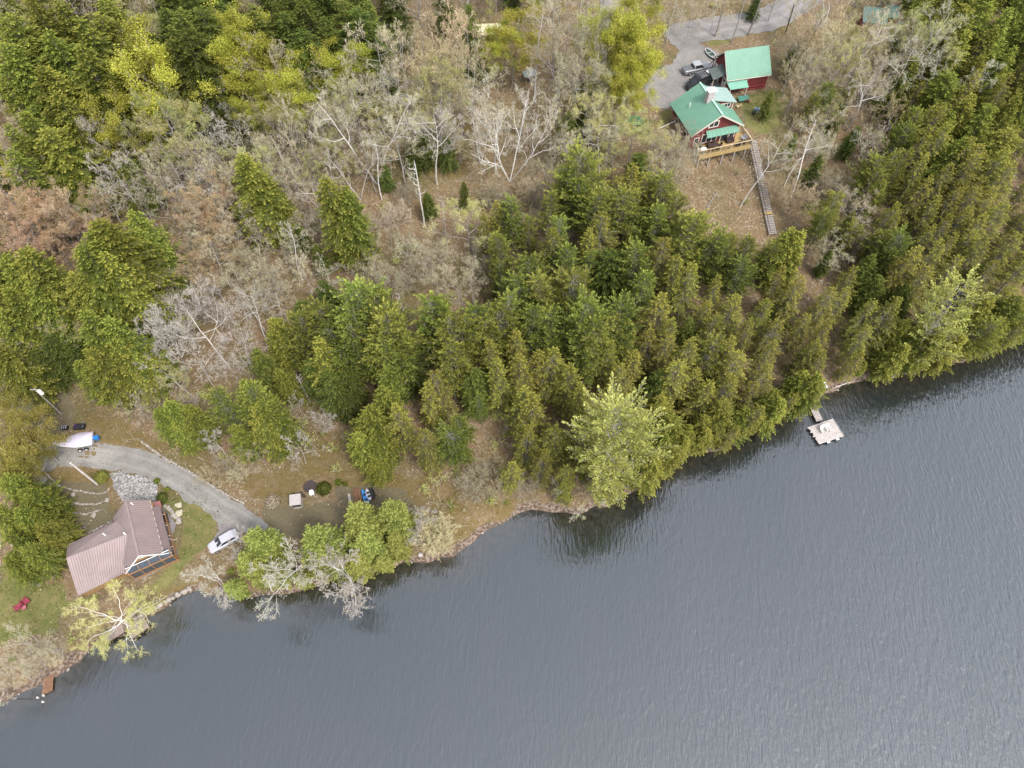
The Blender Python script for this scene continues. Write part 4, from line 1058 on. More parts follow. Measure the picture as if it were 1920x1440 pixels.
def lamp_none(): pass
def roof_plate(mb, a, b, c, d, th=.12, ribs=0, rw=.05, rh=.05, rmi=1):
    """plate a-b at the top edge, d-c at the bottom edge; ribs run top to bottom"""
    a, b, c, d = map(Vector, (a, b, c, d))
    mb.slab([a, b, c, d], th)
    n = (b - a).cross(d - a).normalized()
    if n.z < 0: n = -n
    for i in range(ribs):
        t = (i + .5) / ribs
        p = a.lerp(b, t) + n * (rh / 2 + .003); q = d.lerp(c, t) + n * (rh / 2 + .003)
        mb.bar(p, q, rw, rh, mi=rmi)
def window(parent, c, w, h, rz, mats=(TRIM, GLASS), panes=1, fr=.12, tilt=None):
    """window standing in a wall: c centre, facing direction -y turned by rz"""
    M = Matrix.Rotation(rz, 3, 'Z')
    f = MB(); c = Vector(c)
    def bx(mb, x, z, sx, sz, dy=0, ty=.1): mb.box(c + M @ Vector((x, dy, z)), (sx, ty, sz), rz)
    bx(f, 0, h / 2 - fr / 2, w, fr); bx(f, 0, -h / 2 + fr / 2, w, fr); bx(f, -w / 2 + fr / 2, 0, fr, h - 2 * fr); bx(f, w / 2 - fr / 2, 0, fr, h - 2 * fr)
    for i in range(1, panes): bx(f, -w / 2 + w * i / panes, 0, fr * .7, h - 2 * fr, -.003)
    o = f.build('window', mats[0], parent)
    g = MB(); bx(g, 0, 0, w - fr, h - fr, .02, .05)
    g.build('pane', mats[1], o)
    return o

# ------------------------------------------------------------------ green roofed house on the hillside
GA = R(17.0)
FZ = 13.2
house = thing('lake_house', 'red-walled cabin with green metal gable roof, stone chimney and raised yellow deck', 'house', (35.05, 97.75, FZ), GA)
def hp(x, y, z): return Vector((x, y, z))
w_ = MB()
W2, Y0, Y1, EZ, RZ_, OV = 4.35, .55, 8.3, 3.35, 6.1, .5
def gable(mb, x0, x1, y0, y1, z0, ez, rz, mi=0):
    xm = (x0 + x1) / 2
    v = [(x0, y0, z0), (x1, y0, z0), (x1, y0, ez), (xm, y0, rz), (x0, y0, ez), (x0, y1, z0), (x1, y1, z0), (x1, y1, ez), (xm, y1, rz), (x0, y1, ez)]
    mb.add(v, [(0, 1, 2, 3, 4), (9, 8, 7, 6, 5), (0, 5, 6, 1), (1, 6, 7, 2), (2, 7, 8, 3), (3, 8, 9, 4), (4, 9, 5, 0)], mi)
gable(w_, -W2, W2, Y0, Y1, -3.6, EZ - .02, RZ_ - .12)
w_.build('wall', RED, house)
sk = MB(); sk.box((-W2 - .03, (Y0 + Y1) / 2, -1.6), (.06, Y1 - Y0, 6.0)); sk.box((0, Y0 - .02, -1.9), (2 * W2 - .02, .06, 3.4)); sk.build('stone_foundation', STONE_P, house)
r_ = MB()
roof_plate(r_, (0, -.05, 6.2), (0, 8.85, 6.2), (-4.95, 8.85, 3.02), (-4.95, -.05, 3.02), .13, 22, .03, .035, 0)
roof_plate(r_, (.004, -.05, 6.2), (.004, 8.85, 6.2), (4.95, 8.85, 3.02), (4.95, -.05, 3.02), .13, 22, .03, .035, 0)
roof = r_.build('roof', GREEN, house)
cb = MB(); cb.bar((0, -.08, 6.24), (0, 8.87, 6.24), .30, .05); cb.build('ridge_cap', mat('pale_ridge', (.36, .56, .45), .4, .05), roof)
ck = MB()
ck.box((-.35, 4.35, 6.4), (1.25, .9, 2.9)); ck.build('chimney', CHIM, roof)
cc = MB(); cc.box((-.35, 4.35, 7.93), (1.6, 1.15, .14)); cc.build('chimney_cap', WHITE, roof)
vp = MB(); vp.tube([(-3.0, 5.6, 4.2), (-3.0, 5.6, 5.1)], .09, 8); vp.build('vent_pipe', WHITE, roof)
tr = MB()
for sx in (-1, 1): tr.bar((0, -.1, 6.04), (sx * 4.98, -.1, 2.86), .06, .22)
tr.build('rake_trim', TRIM, roof)
dm = MB()
dm.prism([(.3, 4.1), (4.4, 4.1), (4.4, 7.4), (.3, 7.4)], 3.4, 4.72); dm.add([(.3, 4.1, 4.72), (4.4, 4.1, 4.72), (4.4, 7.4, 4.72), (.3, 7.4, 4.72), (.3, 4.1, 5.85), (.3, 7.4, 5.85)], [(0, 1, 4), (3, 5, 2), (4, 1, 2, 5), (0, 4, 5, 3)])
dor = dm.build('dormer', RED, house)
dr = MB(); roof_plate(dr, (.05, 3.75, 6.22), (.05, 7.8, 6.22), (4.95, 7.8, 4.85), (4.95, 3.75, 4.85), .1, 9, .03, .03, 0); dr.build('dormer_roof', GREEN_PALE, dor)
window(dor, (3.1, 4.06, 4.35), 1.9, .95, 0, panes=3, fr=.13)
ct = MB(); ct.box((4.42, 4.08, 4.0), (.14, .14, 1.5)); ct.build('corner_trim', TRIM, dor)
window(house, (-.75, Y0 - .05, 4.1), 1.9, 1.3, 0, panes=2, fr=.16)
aw = MB(); roof_plate(aw, (-1.9, .5, 2.95), (3.8, .5, 2.95), (3.95, -.7, 2.45), (-2.05, -.7, 2.45), .08, 8, .03, .03, 0); aw.build('awning', GREEN, house)
window(house, (-.9, Y0 - .05, 1.35), 3.0, 1.9, 0, panes=3, fr=.15)
dd = MB(); dd.box((2.05, Y0 - .05, 1.1), (1.3, .08, 2.2)); dd.build('door', GLASS, house)
dt = MB()
for x in (1.33, 2.77): dt.box((x, Y0 - .06, 1.12), (.14, .12, 2.24))
dt.box((2.05, Y0 - .06, 2.3), (1.58, .12, .12))
dt.build('door_frame', TRIM, house)
window(house, (3.5, Y0 - .05, 1.35), 1.1, 1.9, 0, panes=1, fr=.15)
window(house, (-3.3, Y0 - .05, 1.2), 1.0, 1.3, 0, panes=1)
window(house, (4.4, 2.6, 1.3), 1.1, 1.2, R(90))
for yy in (2.6, 6.0): window(house, (-W2 - .11, yy, 1.3), 1.1, 1.2, R(90))
# deck
DX0, DX1, DY0, DY1 = -3.6, 6.3, -1.95, .48
dk = MB()
for i in range(17):
    y = DY0 + .075 + i * .1445
    dk.box(((DX0 + DX1) / 2, y, -.03), (DX1 - DX0, .135, .05), t=ru.random())
for i in range(8): dk.box((5.35, .56 + i * .1445, -.03), (1.88, .135, .05))
dk.box(((DX0 + DX1) / 2, (DY0 + DY1) / 2, -.16), (DX1 - DX0 - .1, DY1 - DY0 - .1, .18))
deck = dk.build('deck', DECK, house)
fs = MB(); fs.box(((DX0 + DX1) / 2, DY0 - .03, -.38), (DX1 - DX0, .05, .7)); fs.build('fascia', DECK, deck)
rl = MB(); bl = MB()
RH = 1.02
def rail(a, b):
    a, b = Vector(a), Vector(b)
    rl.bar(a + Vector((0, 0, RH)), b + Vector((0, 0, RH)), .16, .06); rl.bar(a + Vector((0, 0, .12)), b + Vector((0, 0, .12)), .06, .06)
    n = max(1, round((b - a).length / 1.9))
    for i in range(n + 1): p = a.lerp(b, i / n); rl.box(p + Vector((0, 0, .48)), (.11, .11, 1.0))
    n = int((b - a).length / .17)
    for i in range(n): p = a.lerp(b, (i + .5) / n); bl.box(p + Vector((0, 0, .55)), (.025, .025, .86))
rail((DX0 + .06, DY0 + .06, 0), (DX1 - .06, DY0 + .06, 0)); rail((DX1 - .06, DY0 + .06, 0), (DX1 - .06, 1.55, 0)); rail((DX0 + .06, DY0 + .06, 0), (DX0 + .06, DY1, 0)); rail((4.5, 1.6, 0), (5.6, 1.6, 0))
rr_ = rl.build('railing', RAIL, deck); bl.bar((DX0 + .06, DY0 + .06, .16), (DX1 - .06, DY0 + .06, .16), .03, .03); bl.bar((DX1 - .06, DY0 + .06, .16), (DX1 - .06, 1.55, .16), .03, .03); bl.bar((DX0 + .06, DY0 + .06, .16), (DX0 + .06, DY1, .16), .03, .03); bl.build('baluster_panel', BLACK, rr_)
for x in (-3.3, -1.2, 1.3, 3.6, 5.7):
    wx_, wy_ = (house.matrix_basis @ Vector((x, DY0 + .25, 0))).xy if False else (35.05 + x * math.cos(GA) - (DY0 + .25) * math.sin(GA), 97.75 + x * math.sin(GA) + (DY0 + .25) * math.cos(GA))
    gzz = gz(wx_, wy_) - FZ
    p = MB(); p.box((x, DY0 + .25, (gzz - .25) / 2), (.2, .2, -gzz - .2 + .25 - .25)); p.build('deck_post', WOOD_G, deck)
sc_ = MB(); sc_.tube([(-7.4, 6.5, .2), (-4.4, 6.7, .9)], .05, 6); sc_.build('drain_pipe', WHITE, house)
def on_house(x, y, z=0.0):
    return (35.05 + x * math.cos(GA) - y * math.sin(GA), 97.75 + x * math.sin(GA) + y * math.cos(GA), FZ + z)

# furniture helpers
def table(name, label, cat, loc, rz, L, W, h, top, leg, rnd=False, group=None):
    t = thing(name, label, cat, loc, rz, group)
    m = MB()
    if rnd: m.cyl((0, 0, h - .04), L / 2, .04, 20)
    else: m.box((0, 0, h - .02), (L, W, .04))
    m.build('table_top', top, t)
    if rnd:
        m = MB(); m.cyl((0, 0, 0), .25, .04, 12); m.cyl((0, 0, .04), .045, h - .08, 8); m.build('pedestal', leg, t)
    else:
        for sx in (-1, 1):
            for sy in (-1, 1):
                m = MB(); m.box((sx * (L / 2 - .06), sy * (W / 2 - .06), (h - .04) / 2), (.06, .06, h - .04)); m.build('leg', leg, t)
    return t
def armchair(name, label, loc, rz, m_, w=.65, dp=.65, cat='chair', group=None, seat_h=.42, back=.45, arm=True, parent_m=None):
    t = thing(name, label, cat, loc, rz, group)
    m = MB(); m.box((0, 0, seat_h - .05), (w, dp, .12)); m.build('seat', m_, t, bevel=.02)
    m = MB(); m.box((0, dp / 2 + .02, seat_h + back / 2), (w, .09, back + .02), ax=Matrix.Rotation(R(-14), 3, 'X')); m.build('backrest', m_, t, bevel=.02)
    if arm:
        for s in (-1, 1):
            m = MB(); m.box((s * (w / 2 + .045), 0, seat_h + .18), (.09, dp, .06)); m.box((s * (w / 2 + .045), -dp / 2 + .06, seat_h - .01), (.07, .07, .32)); m.build('armrest', m_, t)
    for sx in (-1, 1):
        for sy in (-1, 1):
            m = MB(); m.box((sx * (w / 2 - .05), sy * (dp / 2 - .05), (seat_h - .11) / 2), (.06, .06, seat_h - .11)); m.build('leg', parent_m or m_, t)
    return t
def adirondack(label, loc, rz, m_, group=None):
    t = thing('adirondack_chair', label, 'chair', loc, rz, group)
    m = MB()
    for i in range(5): m.bar((-.26 + i * .13, -.42, .36), (-.26 + i * .13, .18, .22), .11, .025)
    m.build('seat', m_, t)
    m = MB()
    for i in range(6):
        top = .95 + .12 * math.sin((i + .5) / 6 * math.pi)
        m.bar((-.28 + i * .112, .16, .2), (-.33 + i * .132, .16 + .42 * top, top), .10, .025)
    m.build('backrest', m_, t)
    for s in (-1, 1):
        m = MB(); m.box((s * .38, -.02, .56), (.15, .78, .03)); m.build('armrest', m_, t)
        m = MB(); m.box((s * .33, -.38, .27), (.05, .1, .54)); m.build('leg', m_, t)
        m = MB(); m.bar((s * .33, .32, .02), (s * .33, -.3, .3), .05, .1); m.build('leg', m_, t)
    return t
table('round_table', 'small round white table in the left corner of the deck', 'table', on_house(-2.55, -1.25), 0, 1.05, 1.05, .74, WHITE, GREY, True)
t = thing('cooler', 'small white cooler box against the left deck railing', 'cooler', on_house(-3.15, -.75), GA)
m = MB(); m.box((0, 0, .2), (.55, .38, .4)); m.build('box', WHITE, t, bevel=.02); m = MB(); m.box((0, 0, .43), (.58, .41, .05)); m.build('lid', WHITE, t)
t = thing('grill', 'dark covered gas grill by the left wall end of the deck', 'grill', on_house(-2.9, .05), GA)
m = MB(); m.box((0, 0, .45), (1.3, .55, .7)); m.build('cabinet', BLACK, t, bevel=.03)
m = MB(); m.tube([(-.4, 0, .86), (.4, 0, .86)], .27, 12); m.build('lid', DKBROWN, t)
table('dining_table', 'long dark dining table in front of the wide cabin window', 'table', on_house(-.5, -.75), GA, 1.9, .85, .74, DKBROWN, BLACK)
for i, (x, y, rz, lb) in enumerate([(-1.0, -1.35, 180, 'dark dining chair at the railing side, left end of the deck table'), (.1, -1.35, 180, 'dark dining chair at the railing side, right end of the deck table'),
        (-1.0, -.12, 0, 'dark dining chair under the window, left end of the deck table'), (.1, -.12, 0, 'dark dining chair under the window, right end of the deck table'), (.85, -.7, -90, 'dark dining chair at the right head of the deck table')]):
    armchair('dining_chair', lb, on_house(x, y), GA + R(rz), DKBROWN, .45, .45, group='dining chairs round the deck table', arm=False)
t = thing('wicker_loveseat', 'dark wicker loveseat outside the cabin glass door', 'loveseat', on_house(3.0, -.15), GA)
m = MB(); m.box((0, 0, .2), (1.3, .7, .4)); m.build('seat', DKBROWN, t, bevel=.03); m = MB(); m.box((0, .32, .58), (1.3, .12, .5)); m.build('backrest', DKBROWN, t, bevel=.03)
for s in (-1, 1): m = MB(); m.box((s * .64, 0, .48), (.12, .7, .24)); m.build('armrest', DKBROWN, t, bevel=.02)
armchair('wicker_chair', 'grey cushioned armchair in the right corner of the deck', on_house(5.55, -.35), GA - R(60), GREY, .7, .65)
armchair('wicker_chair', 'dark wicker armchair by the front railing near the stairs', on_house(4.9, -1.35), GA + R(170), DKBROWN, .7, .65)
armchair('wicker_chair', 'low dark armchair by the front railing, left of the corner one', on_house(3.9, -1.35), GA + R(190), DKBROWN, .75, .65, seat_h=.35)

# ------------------------------------------------------------------ red barn
BA = R(12.2)
bn = thing('barn', 'red barn with steep green metal roof, white doors and a lean-to porch roof', 'barn', (39.2, 111.75, 13.0), BA)
def on_barn(x, y, z=0.0): return (39.2 + x * math.cos(BA) - y * math.sin(BA), 111.75 + x * math.sin(BA) + y * math.cos(BA), 13.0 + z)
BL, BW = 8.3, 6.6
m = MB()
v = [(.25, .3, -1.2), (BL - .25, .3, -1.2), (BL - .25, BW, -1.2), (.25, BW, -1.2), (.25, .3, 2.9), (BL - .25, .3, 2.9), (BL - .25, BW, 2.9), (.25, BW, 2.9), (.25, BW / 2 + .15, 6.1), (BL - .25, BW / 2 + .15, 6.1)]
m.add(v, [(0, 1, 5, 4), (2, 3, 7, 6), (0, 4, 8, 7, 3), (1, 2, 6, 9, 5), (4, 5, 9, 8), (6, 7, 8, 9), (3, 2, 1, 0)]); m.build('wall', RED, bn)
m = MB()
roof_plate(m, (-.15, 3.6, 6.3), (BL, 3.6, 6.3), (BL + .1, .0, 2.85), (-.15, .0, 2.85), .13, 20, .03, .035, 0)
roof_plate(m, (-.15, 3.604, 6.3), (BL, 3.604, 6.3), (BL, 7.1, 2.85), (-.15, 7.1, 2.85), .13, 20, .03, .035, 0)
broof = m.build('roof', GREEN, bn)
m = MB()
for s, yy in ((0, 0.0), (1, 7.1)): m.bar((-.18, 3.6, 6.12), (-.18, yy, 2.68), .06, .2)
m.bar((-.1, -.05, 2.74), (BL, -.05, 2.74), .08, .14)
m.build('rake_trim', TRIM, broof)
m = MB(); roof_plate(m, (-.1, .25, 2.45), (3.7, .25, 2.45), (3.7, -1.35, 1.9), (.15, -1.35, 1.9), .1, 8, .03, .03, 0); m.build('porch_roof', mat('light_green_roof', (.19, .40, .30), .38, .06), bn)
for x in (.3, 3.5): m = MB(); m.box((x, -1.2, .4), (.12, .12, 2.8)); m.build('porch_post', TRIM, bn)
m = MB()
m.bar((4.0, -.05, .95), (7.9, -.05, .95), .06, .08); m.bar((4.0, -.05, .45), (7.9, -.05, .45), .06, .06)
for i in range(9): m.box((4.0 + i * .487, -.05, .5), (.06, .05, 1.0))
m.build('railing', REDRAIL, bn)
m = MB(); m.box((3.95, .26, 1.1), (.12, .08, 3.4)); m.build('corner_trim', TRIM, bn)
# end wall: two white doors under a dark pent roof
for y0, nm in ((4.6, 'garage_door'), (1.3, 'garage_door')):
    m = MB(); m.box((.2, y0 + .3, 1.15), (.12, 2.3 if y0 > 3 else 1.5, 2.3))
    for k in range(3): m.box((.13, y0 + .3, .5 + k * .6), (.03, 2.0 if y0 > 3 else 1.3, .05))
    d_ = m.build(nm, WHITE, bn)
    m = MB(); m.box((.12, y0 + .3, 1.75), (.04, .7, .4)); m.build('pane', GLASS, d_)
m = MB(); roof_plate(m, (.2, 4.0, 3.6), (.2, 1.4, 3.2), (-2.4, 1.0, 2.6), (-2.4, 3.6, 2.9), .08, 0); m.build('pent_roof', mat('dark_green_felt', (.085, .105, .095), .7, .2, 2), bn)
m = MB()
for y in (1.3, 3.4): m.box((-2.2, y, .9), (.1, .1, 3.6))
m.build('pent_posts', TRIM, bn)
m = MB(); m.box((.1, 6.95, 1.0), (.1, .1, 3.2)); m.bar((-1.1, 6.2, 2.0), (.1, 6.9, 2.4), .1, .1); m.build('brace', WOOD_D, bn)
t = thing('garden_box', 'low dark green slanted box lid against the barn foot', 'storage box', on_barn(2.6, -2.6, -.05), BA)
m = MB(); m.prism([(-.95, -.35), (.95, -.35), (.95, .45), (-.95, .45)], -.3, .5); m.build('box', WOOD_D, t); m = MB(); roof_plate(m, (-1.05, .5, .85), (1.05, .5, .85), (1.0, -.5, .56), (-1.0, -.5, .56), .05); m.build('lid', mat('deep_green_sheet', (.05, .17, .12), .4, .1), t)

# canoe leaning at the barn's far corner
t = thing('rowboat', 'dark green rowboat with white gunwale beyond the barn corner', 'boat', (*at(1332, 105)[:2], 13.05), R(115))
def hull(mb, L, B, D, n=14, mi=0, fat=.9, z0=0.0, open_=True):
    prof = []
    for i in range(n + 1):
        s = i / n; w = B / 2 * (math.sin(math.pi * min(1, s * fat + (1 - fat) / 2)) ** .7 + .02); zk = D * .35 * (2 * s - 1) ** 4
        prof.append([((s - .5) * L, -w, z0 + D + zk * .5), ((s - .5) * L, -w * .7, z0 + D * .35 + zk), ((s - .5) * L, 0, z0 + zk), ((s - .5) * L, w * .7, z0 + D * .35 + zk), ((s - .5) * L, w, z0 + D + zk * .5)])
    vs = [p for r in prof for p in r]
    mb.add(vs, [(i * 5 + k, i * 5 + k + 1, i * 5 + k + 6, i * 5 + k + 5) for i in range(n) for k in range(4)], mi)
    return prof
m = MB(); pf = hull(m, 3.4, 1.2, .45); m.add([tuple(Vector(p[2]) * 1 + Vector((0, 0, .04))) for p in pf] + [(p[1][0], p[1][1] * .9, p[1][2] + .03) for p in pf] + [(p[3][0], p[3][1] * .9, p[3][2] + .03) for p in pf], [(i, i + 1, i + 16, i + 15) for i in range(14)] + [(i, i + 1, i + 31, i + 30) for i in range(14)])
m.build('hull', mat('boat_green', (.06, .11, .09), .4, .2), t)
m = MB()
for k in (0, 4): m.tube([p[k] for p in pf], .05, 5)
m.build('gunwale', WHITE, t)
m = MB(); [m.box((x, 0, .34), (.22, .95, .04)) for x in (-.8, .5)]; m.build('thwarts', WOOD_G, t)
# ------------------------------------------------------------------ vehicles
def wheel(parent, x, y, r=.38, w=.26, rim=GREY):
    m = MB(); m.tube([(x, y - w / 2, r), (x, y + w / 2, r)], r, 16); o = m.build('wheel', RUBBER, parent)
    m = MB(); m.tube([(x, y - w / 2 - .012, r), (x, y + w / 2 + .012, r)], r * .55, 10); m.build('rim', rim, o)
def section_body(name, secs, material, parent, bevel=.06):
    """body from cross sections: (x, half width low, z low, half width belt, z belt, half width top, z top)"""
    vs = []; n = len(secs)
    for x, w0, z0, w1, z1, w2_, z2 in secs:
        vs += [(x, -w0, z0), (x, -w1, z1), (x, -w2_, z2), (x, 0, z2 + .03), (x, w2_, z2), (x, w1, z1), (x, w0, z0)]
    fs = [(i * 7 + k, i * 7 + (k + 1) % 7, (i + 1) * 7 + (k + 1) % 7, (i + 1) * 7 + k) for i in range(n - 1) for k in range(7)]
    fs += [tuple(range(7)), tuple((n - 1) * 7 + k for k in range(7))]
    m = MB(); m.add(vs, fs)
    return m.build(name, material, parent, smooth=False, bevel=bevel)
# pickup, nose towards the barn
ca, sa = w2(1281, 133, 13.9), w2(1334, 122, 13.9)
pang = math.atan2(sa[1] - ca[1], sa[0] - ca[0])
pk = thing('pickup_truck', 'silver-grey pickup truck with covered bed parked by the barn', 'pickup truck', ((ca[0] + sa[0]) / 2, (ca[1] + sa[1]) / 2 + .2, 13.05), pang)
section_body('body', [(-2.85, .86, .45, .92, .95, .80, 1.08), (-2.7, .9, .38, .97, .98, .84, 1.14), (-.9, .92, .35, .98, 1.0, .85, 1.14), (1.2, .92, .35, .98, 1.0, .84, 1.10), (2.4, .9, .38, .95, .92, .78, 1.02), (2.8, .78, .45, .84, .8, .66, .9)], CARG, pk)
section_body('cab', [(-1.0, .86, 1.08, .84, 1.12, .66, 1.70), (-.75, .86, 1.08, .84, 1.15, .70, 1.80), (.55, .86, 1.08, .84, 1.15, .68, 1.80), (1.35, .84, 1.05, .80, 1.08, .62, 1.14)], mat('cab_silver', (.44, .44, .44), .25, .06, metal=.3), pk, .04)
m = MB(); m.slab([(-2.72, -.76, 1.20), (-1.12, -.76, 1.20), (-1.12, .76, 1.20), (-2.72, .76, 1.20)], .05); m.build('bed_cover', mat('charcoal_cover', (.12, .12, .125), .6, .2, 3), pk)
m = MB(); m.add([(.62, -.62, 1.77), (.62, .62, 1.77), (1.30, .66, 1.20), (1.30, -.66, 1.20)], [(0, 1, 2, 3)]); m.build('windscreen', GLASS, pk)
m = MB(); m.add([(-1.03, -.60, 1.68), (-1.03, .60, 1.68), (-1.06, .74, 1.16), (-1.06, -.74, 1.16)], [(0, 1, 2, 3)]); m.build('rear_window', GLASS, pk)
for s in (-1, 1):
    m = MB(); m.add([(-.85, s * .725, 1.74), (.5, s * .715, 1.74), (1.0, s * .84, 1.2), (-.85, s * .865, 1.2)], [(0, 1, 2, 3)]); m.build('side_window', GLASS, pk)
    for x in (-1.8, 1.75): wheel(pk, x, s * .84)
    m = MB(); m.box((2.78, s * .66, .82), (.12, .26, .16)); m.build('headlight', WHITE, pk)
    m = MB(); m.box((.85, s * 1.08, 1.2), (.12, .2, .16)); m.build('side_mirror', CARG, pk)
# camper van
ca, sa = w2(1290, 160, 14.3), w2(1340, 140, 14.3)
vang = math.atan2(sa[1] - ca[1], sa[0] - ca[0])
vn = thing('camper_van', 'glossy black camper van with roof window and white roof vents, nose outward', 'van', ((ca[0] + sa[0]) / 2 - .1, (ca[1] + sa[1]) / 2, 13.05), vang + math.pi)
section_body('body', [(-2.9, .92, .4, .98, 1.2, .84, 2.25), (-2.75, .95, .35, 1.0, 1.2, .86, 2.35), (1.0, .96, .35, 1.0, 1.2, .84, 2.35), (1.5, .96, .35, 1.0, 1.15, .76, 2.05), (2.2, .94, .36, .98, 1.02, .84, 1.30), (2.85, .88, .4, .92, .85, .70, 1.05), (3.0, .76, .45, .8, .75, .6, .88)], CARB, vn, .07)
m = MB(); m.add([(1.56, -.72, 2.06), (1.56, .72, 2.06), (2.2, .80, 1.36), (2.2, -.80, 1.36)], [(0, 1, 2, 3)]); m.build('windscreen', GLASS, vn)
m = MB(); m.box((-.1, 0, 2.42), (1.15, 1.05, .06)); rk = m.build('roof_window', GREY, vn); m = MB(); [m.box((-.1 + x, y, 2.46), (.45, .42, .03)) for x in (-.27, .27) for y in (-.24, .24)]; m.build('pane', BLACK, rk)
for x in (-1.35, -2.0): m = MB(); m.box((x, .0, 2.45), (.5, .85, .12)); m.build('roof_vent', WHITE, vn, bevel=.04)
for s in (-1, 1):
    m = MB(); m.add([(-2.6, s * .905, 2.05), (1.3, s * .875, 2.0), (1.8, s * .985, 1.3), (-2.6, s * 1.005, 1.3)], [(0, 1, 2, 3)]); m.build('side_window', GLASS, vn)
    for x in (-1.9, 1.95): wheel(vn, x, s * .86)
    m = MB(); m.box((2.93, s * .62, .8), (.12, .3, .18)); m.build('headlight', WHITE, vn)
    m = MB(); m.box((1.75, s * 1.12, 1.35), (.14, .22, .2)); m.build('side_mirror', CARB, vn)
    m = MB(); m.bar((-2.6, s * .8, 2.43), (.9, s * .8, 2.43), .04, .05); m.build('roof_rail', GREY, vn)
# white car half under the cedars
pa = at(396, 1024, 1.0); pb = at(438, 1003, 1.0)
cr_ = thing('white_car', 'white car with dark glass half hidden under the lakeside cedars', 'car', ((pa.x + pb.x) / 2, (pa.y + pb.y) / 2, gz((pa.x + pb.x) / 2, (pa.y + pb.y) / 2) + .08), math.atan2(pb.y - pa.y, pb.x - pa.x) + math.pi)
section_body('body', [(-2.1, .72, .4, .8, .7, .66, .95), (-1.8, .8, .32, .86, .8, .7, 1.0), (.9, .82, .3, .86, .82, .7, .98), (1.7, .78, .34, .82, .74, .62, .86), (2.05, .66, .42, .7, .6, .5, .7)], CARW, cr_)
section_body('cabin', [(-1.95, .7, .9, .68, .98, .52, 1.1), (-1.5, .74, .9, .72, 1.0, .58, 1.42), (.15, .74, .9, .72, 1.0, .56, 1.42), (.95, .7, .9, .68, .94, .5, 1.0)], CARW, cr_, .03)
m = MB(); m.add([(.2, -.55, 1.43), (.2, .55, 1.43), (.93, .6, 1.03), (.93, -.6, 1.03)], [(0, 1, 2, 3)]); m.build('windscreen', GLASS, cr_)
for s in (-1, 1):
    m = MB(); m.add([(-1.5, s * .63, 1.35), (.1, s * .61, 1.35), (.6, s * .735, 1.02), (-1.7, s * .735, 1.02)], [(0, 1, 2, 3)]); m.build('side_window', GLASS, cr_)
    for x in (-1.3, 1.3): wheel(cr_, x, s * .76, .31, .2)
    m = MB(); m.box((2.0, s * .5, .66), (.1, .22, .12)); m.build('headlight', GREY, cr_)

# ------------------------------------------------------------------ hillside stairs
st_a = Vector((*on_house(6.55, -1.7)[:2], FZ - .1)); 
P0 = Vector((*w2(1411, 264, FZ - .15), FZ - .15)); b = at(1449, 440, .5); P1 = Vector((b.x, b.y, b.z + .35))
stt = thing('wooden_stairs', 'long weathered wooden stairs down the hillside from the deck', 'stairs', P0)
dirv = P1 - P0; Lh = dirv.length; dn = dirv.normalized(); sd = dn.cross(Vector((0, 0, 1))).normalized()
q1 = Vector((0, 0, 0)); q2 = dirv
g0_ = gz(P0.x, P0.y)
def gpt(t):
    if t <= 0: return Vector((0, 0, 0))
    off = .42 + max(0, 1 - t / .32) * max(0, P0.z - g0_ - .42)
    g = at(1411 + 38 * t, 264 + 176 * t, off)
    return Vector((g.x - P0.x, g.y - P0.y, g.z + off - P0.z))
segs = [gpt(i / 24) for i in range(25)]
for _ in range(3): segs = [segs[0]] + [(segs[i - 1] + segs[i] + segs[i + 1]) / 3 for i in range(1, 24)] + [segs[-1]]
def along(t):
    f = t * 24; i = min(23, int(f)); return segs[i].lerp(segs[i + 1], f - i)
for s in (-1, 1):
    m = MB()
    for i in range(24): m.bar(segs[i] + sd * s * .62, segs[i + 1] + sd * s * .62, .07, .26)
    m.build('stringer', WOOD_G, stt)
NT = 54
for i in range(NT):
    if i in (41, 42): continue
    p = along((i + .5) / NT); m = MB()
    m.box(p + Vector((0, 0, .12)), (1.2, .24, .05), math.atan2(sd.y, sd.x), t=ru.random())
    m.build('tread', WOOD_G, stt)
for i in (2, 5):
    for s in (-1, 1):
        q = segs[i] + sd * s * .55; zz = gz(P0.x + q.x, P0.y + q.y) - P0.z
        m = MB(); m.tube([(q.x, q.y, zz - .2), (q.x, q.y, q.z)], .07, 6); m.build('support', WOOD_D, stt)
p = along(41.6 / NT); m = MB(); m.box(p + Vector((0, 0, .1)), (1.3, .75, .06), math.atan2(sd.y, sd.x)); m.build('landing', DECK, stt)
m = MB()
for i in range(24):
    m.bar(segs[i] - sd * -1 * .72 + Vector((0, 0, .95)), segs[i + 1] - sd * -1 * .72 + Vector((0, 0, .95)), .09, .05)
m.build('handrail', WOOD_D, stt)
for i in range(0, 25, 3): m = MB(); m.box(segs[i] + sd * .72 + Vector((0, 0, .4)), (.09, .09, 1.15)); m.build('rail_post', WOOD_G, stt)

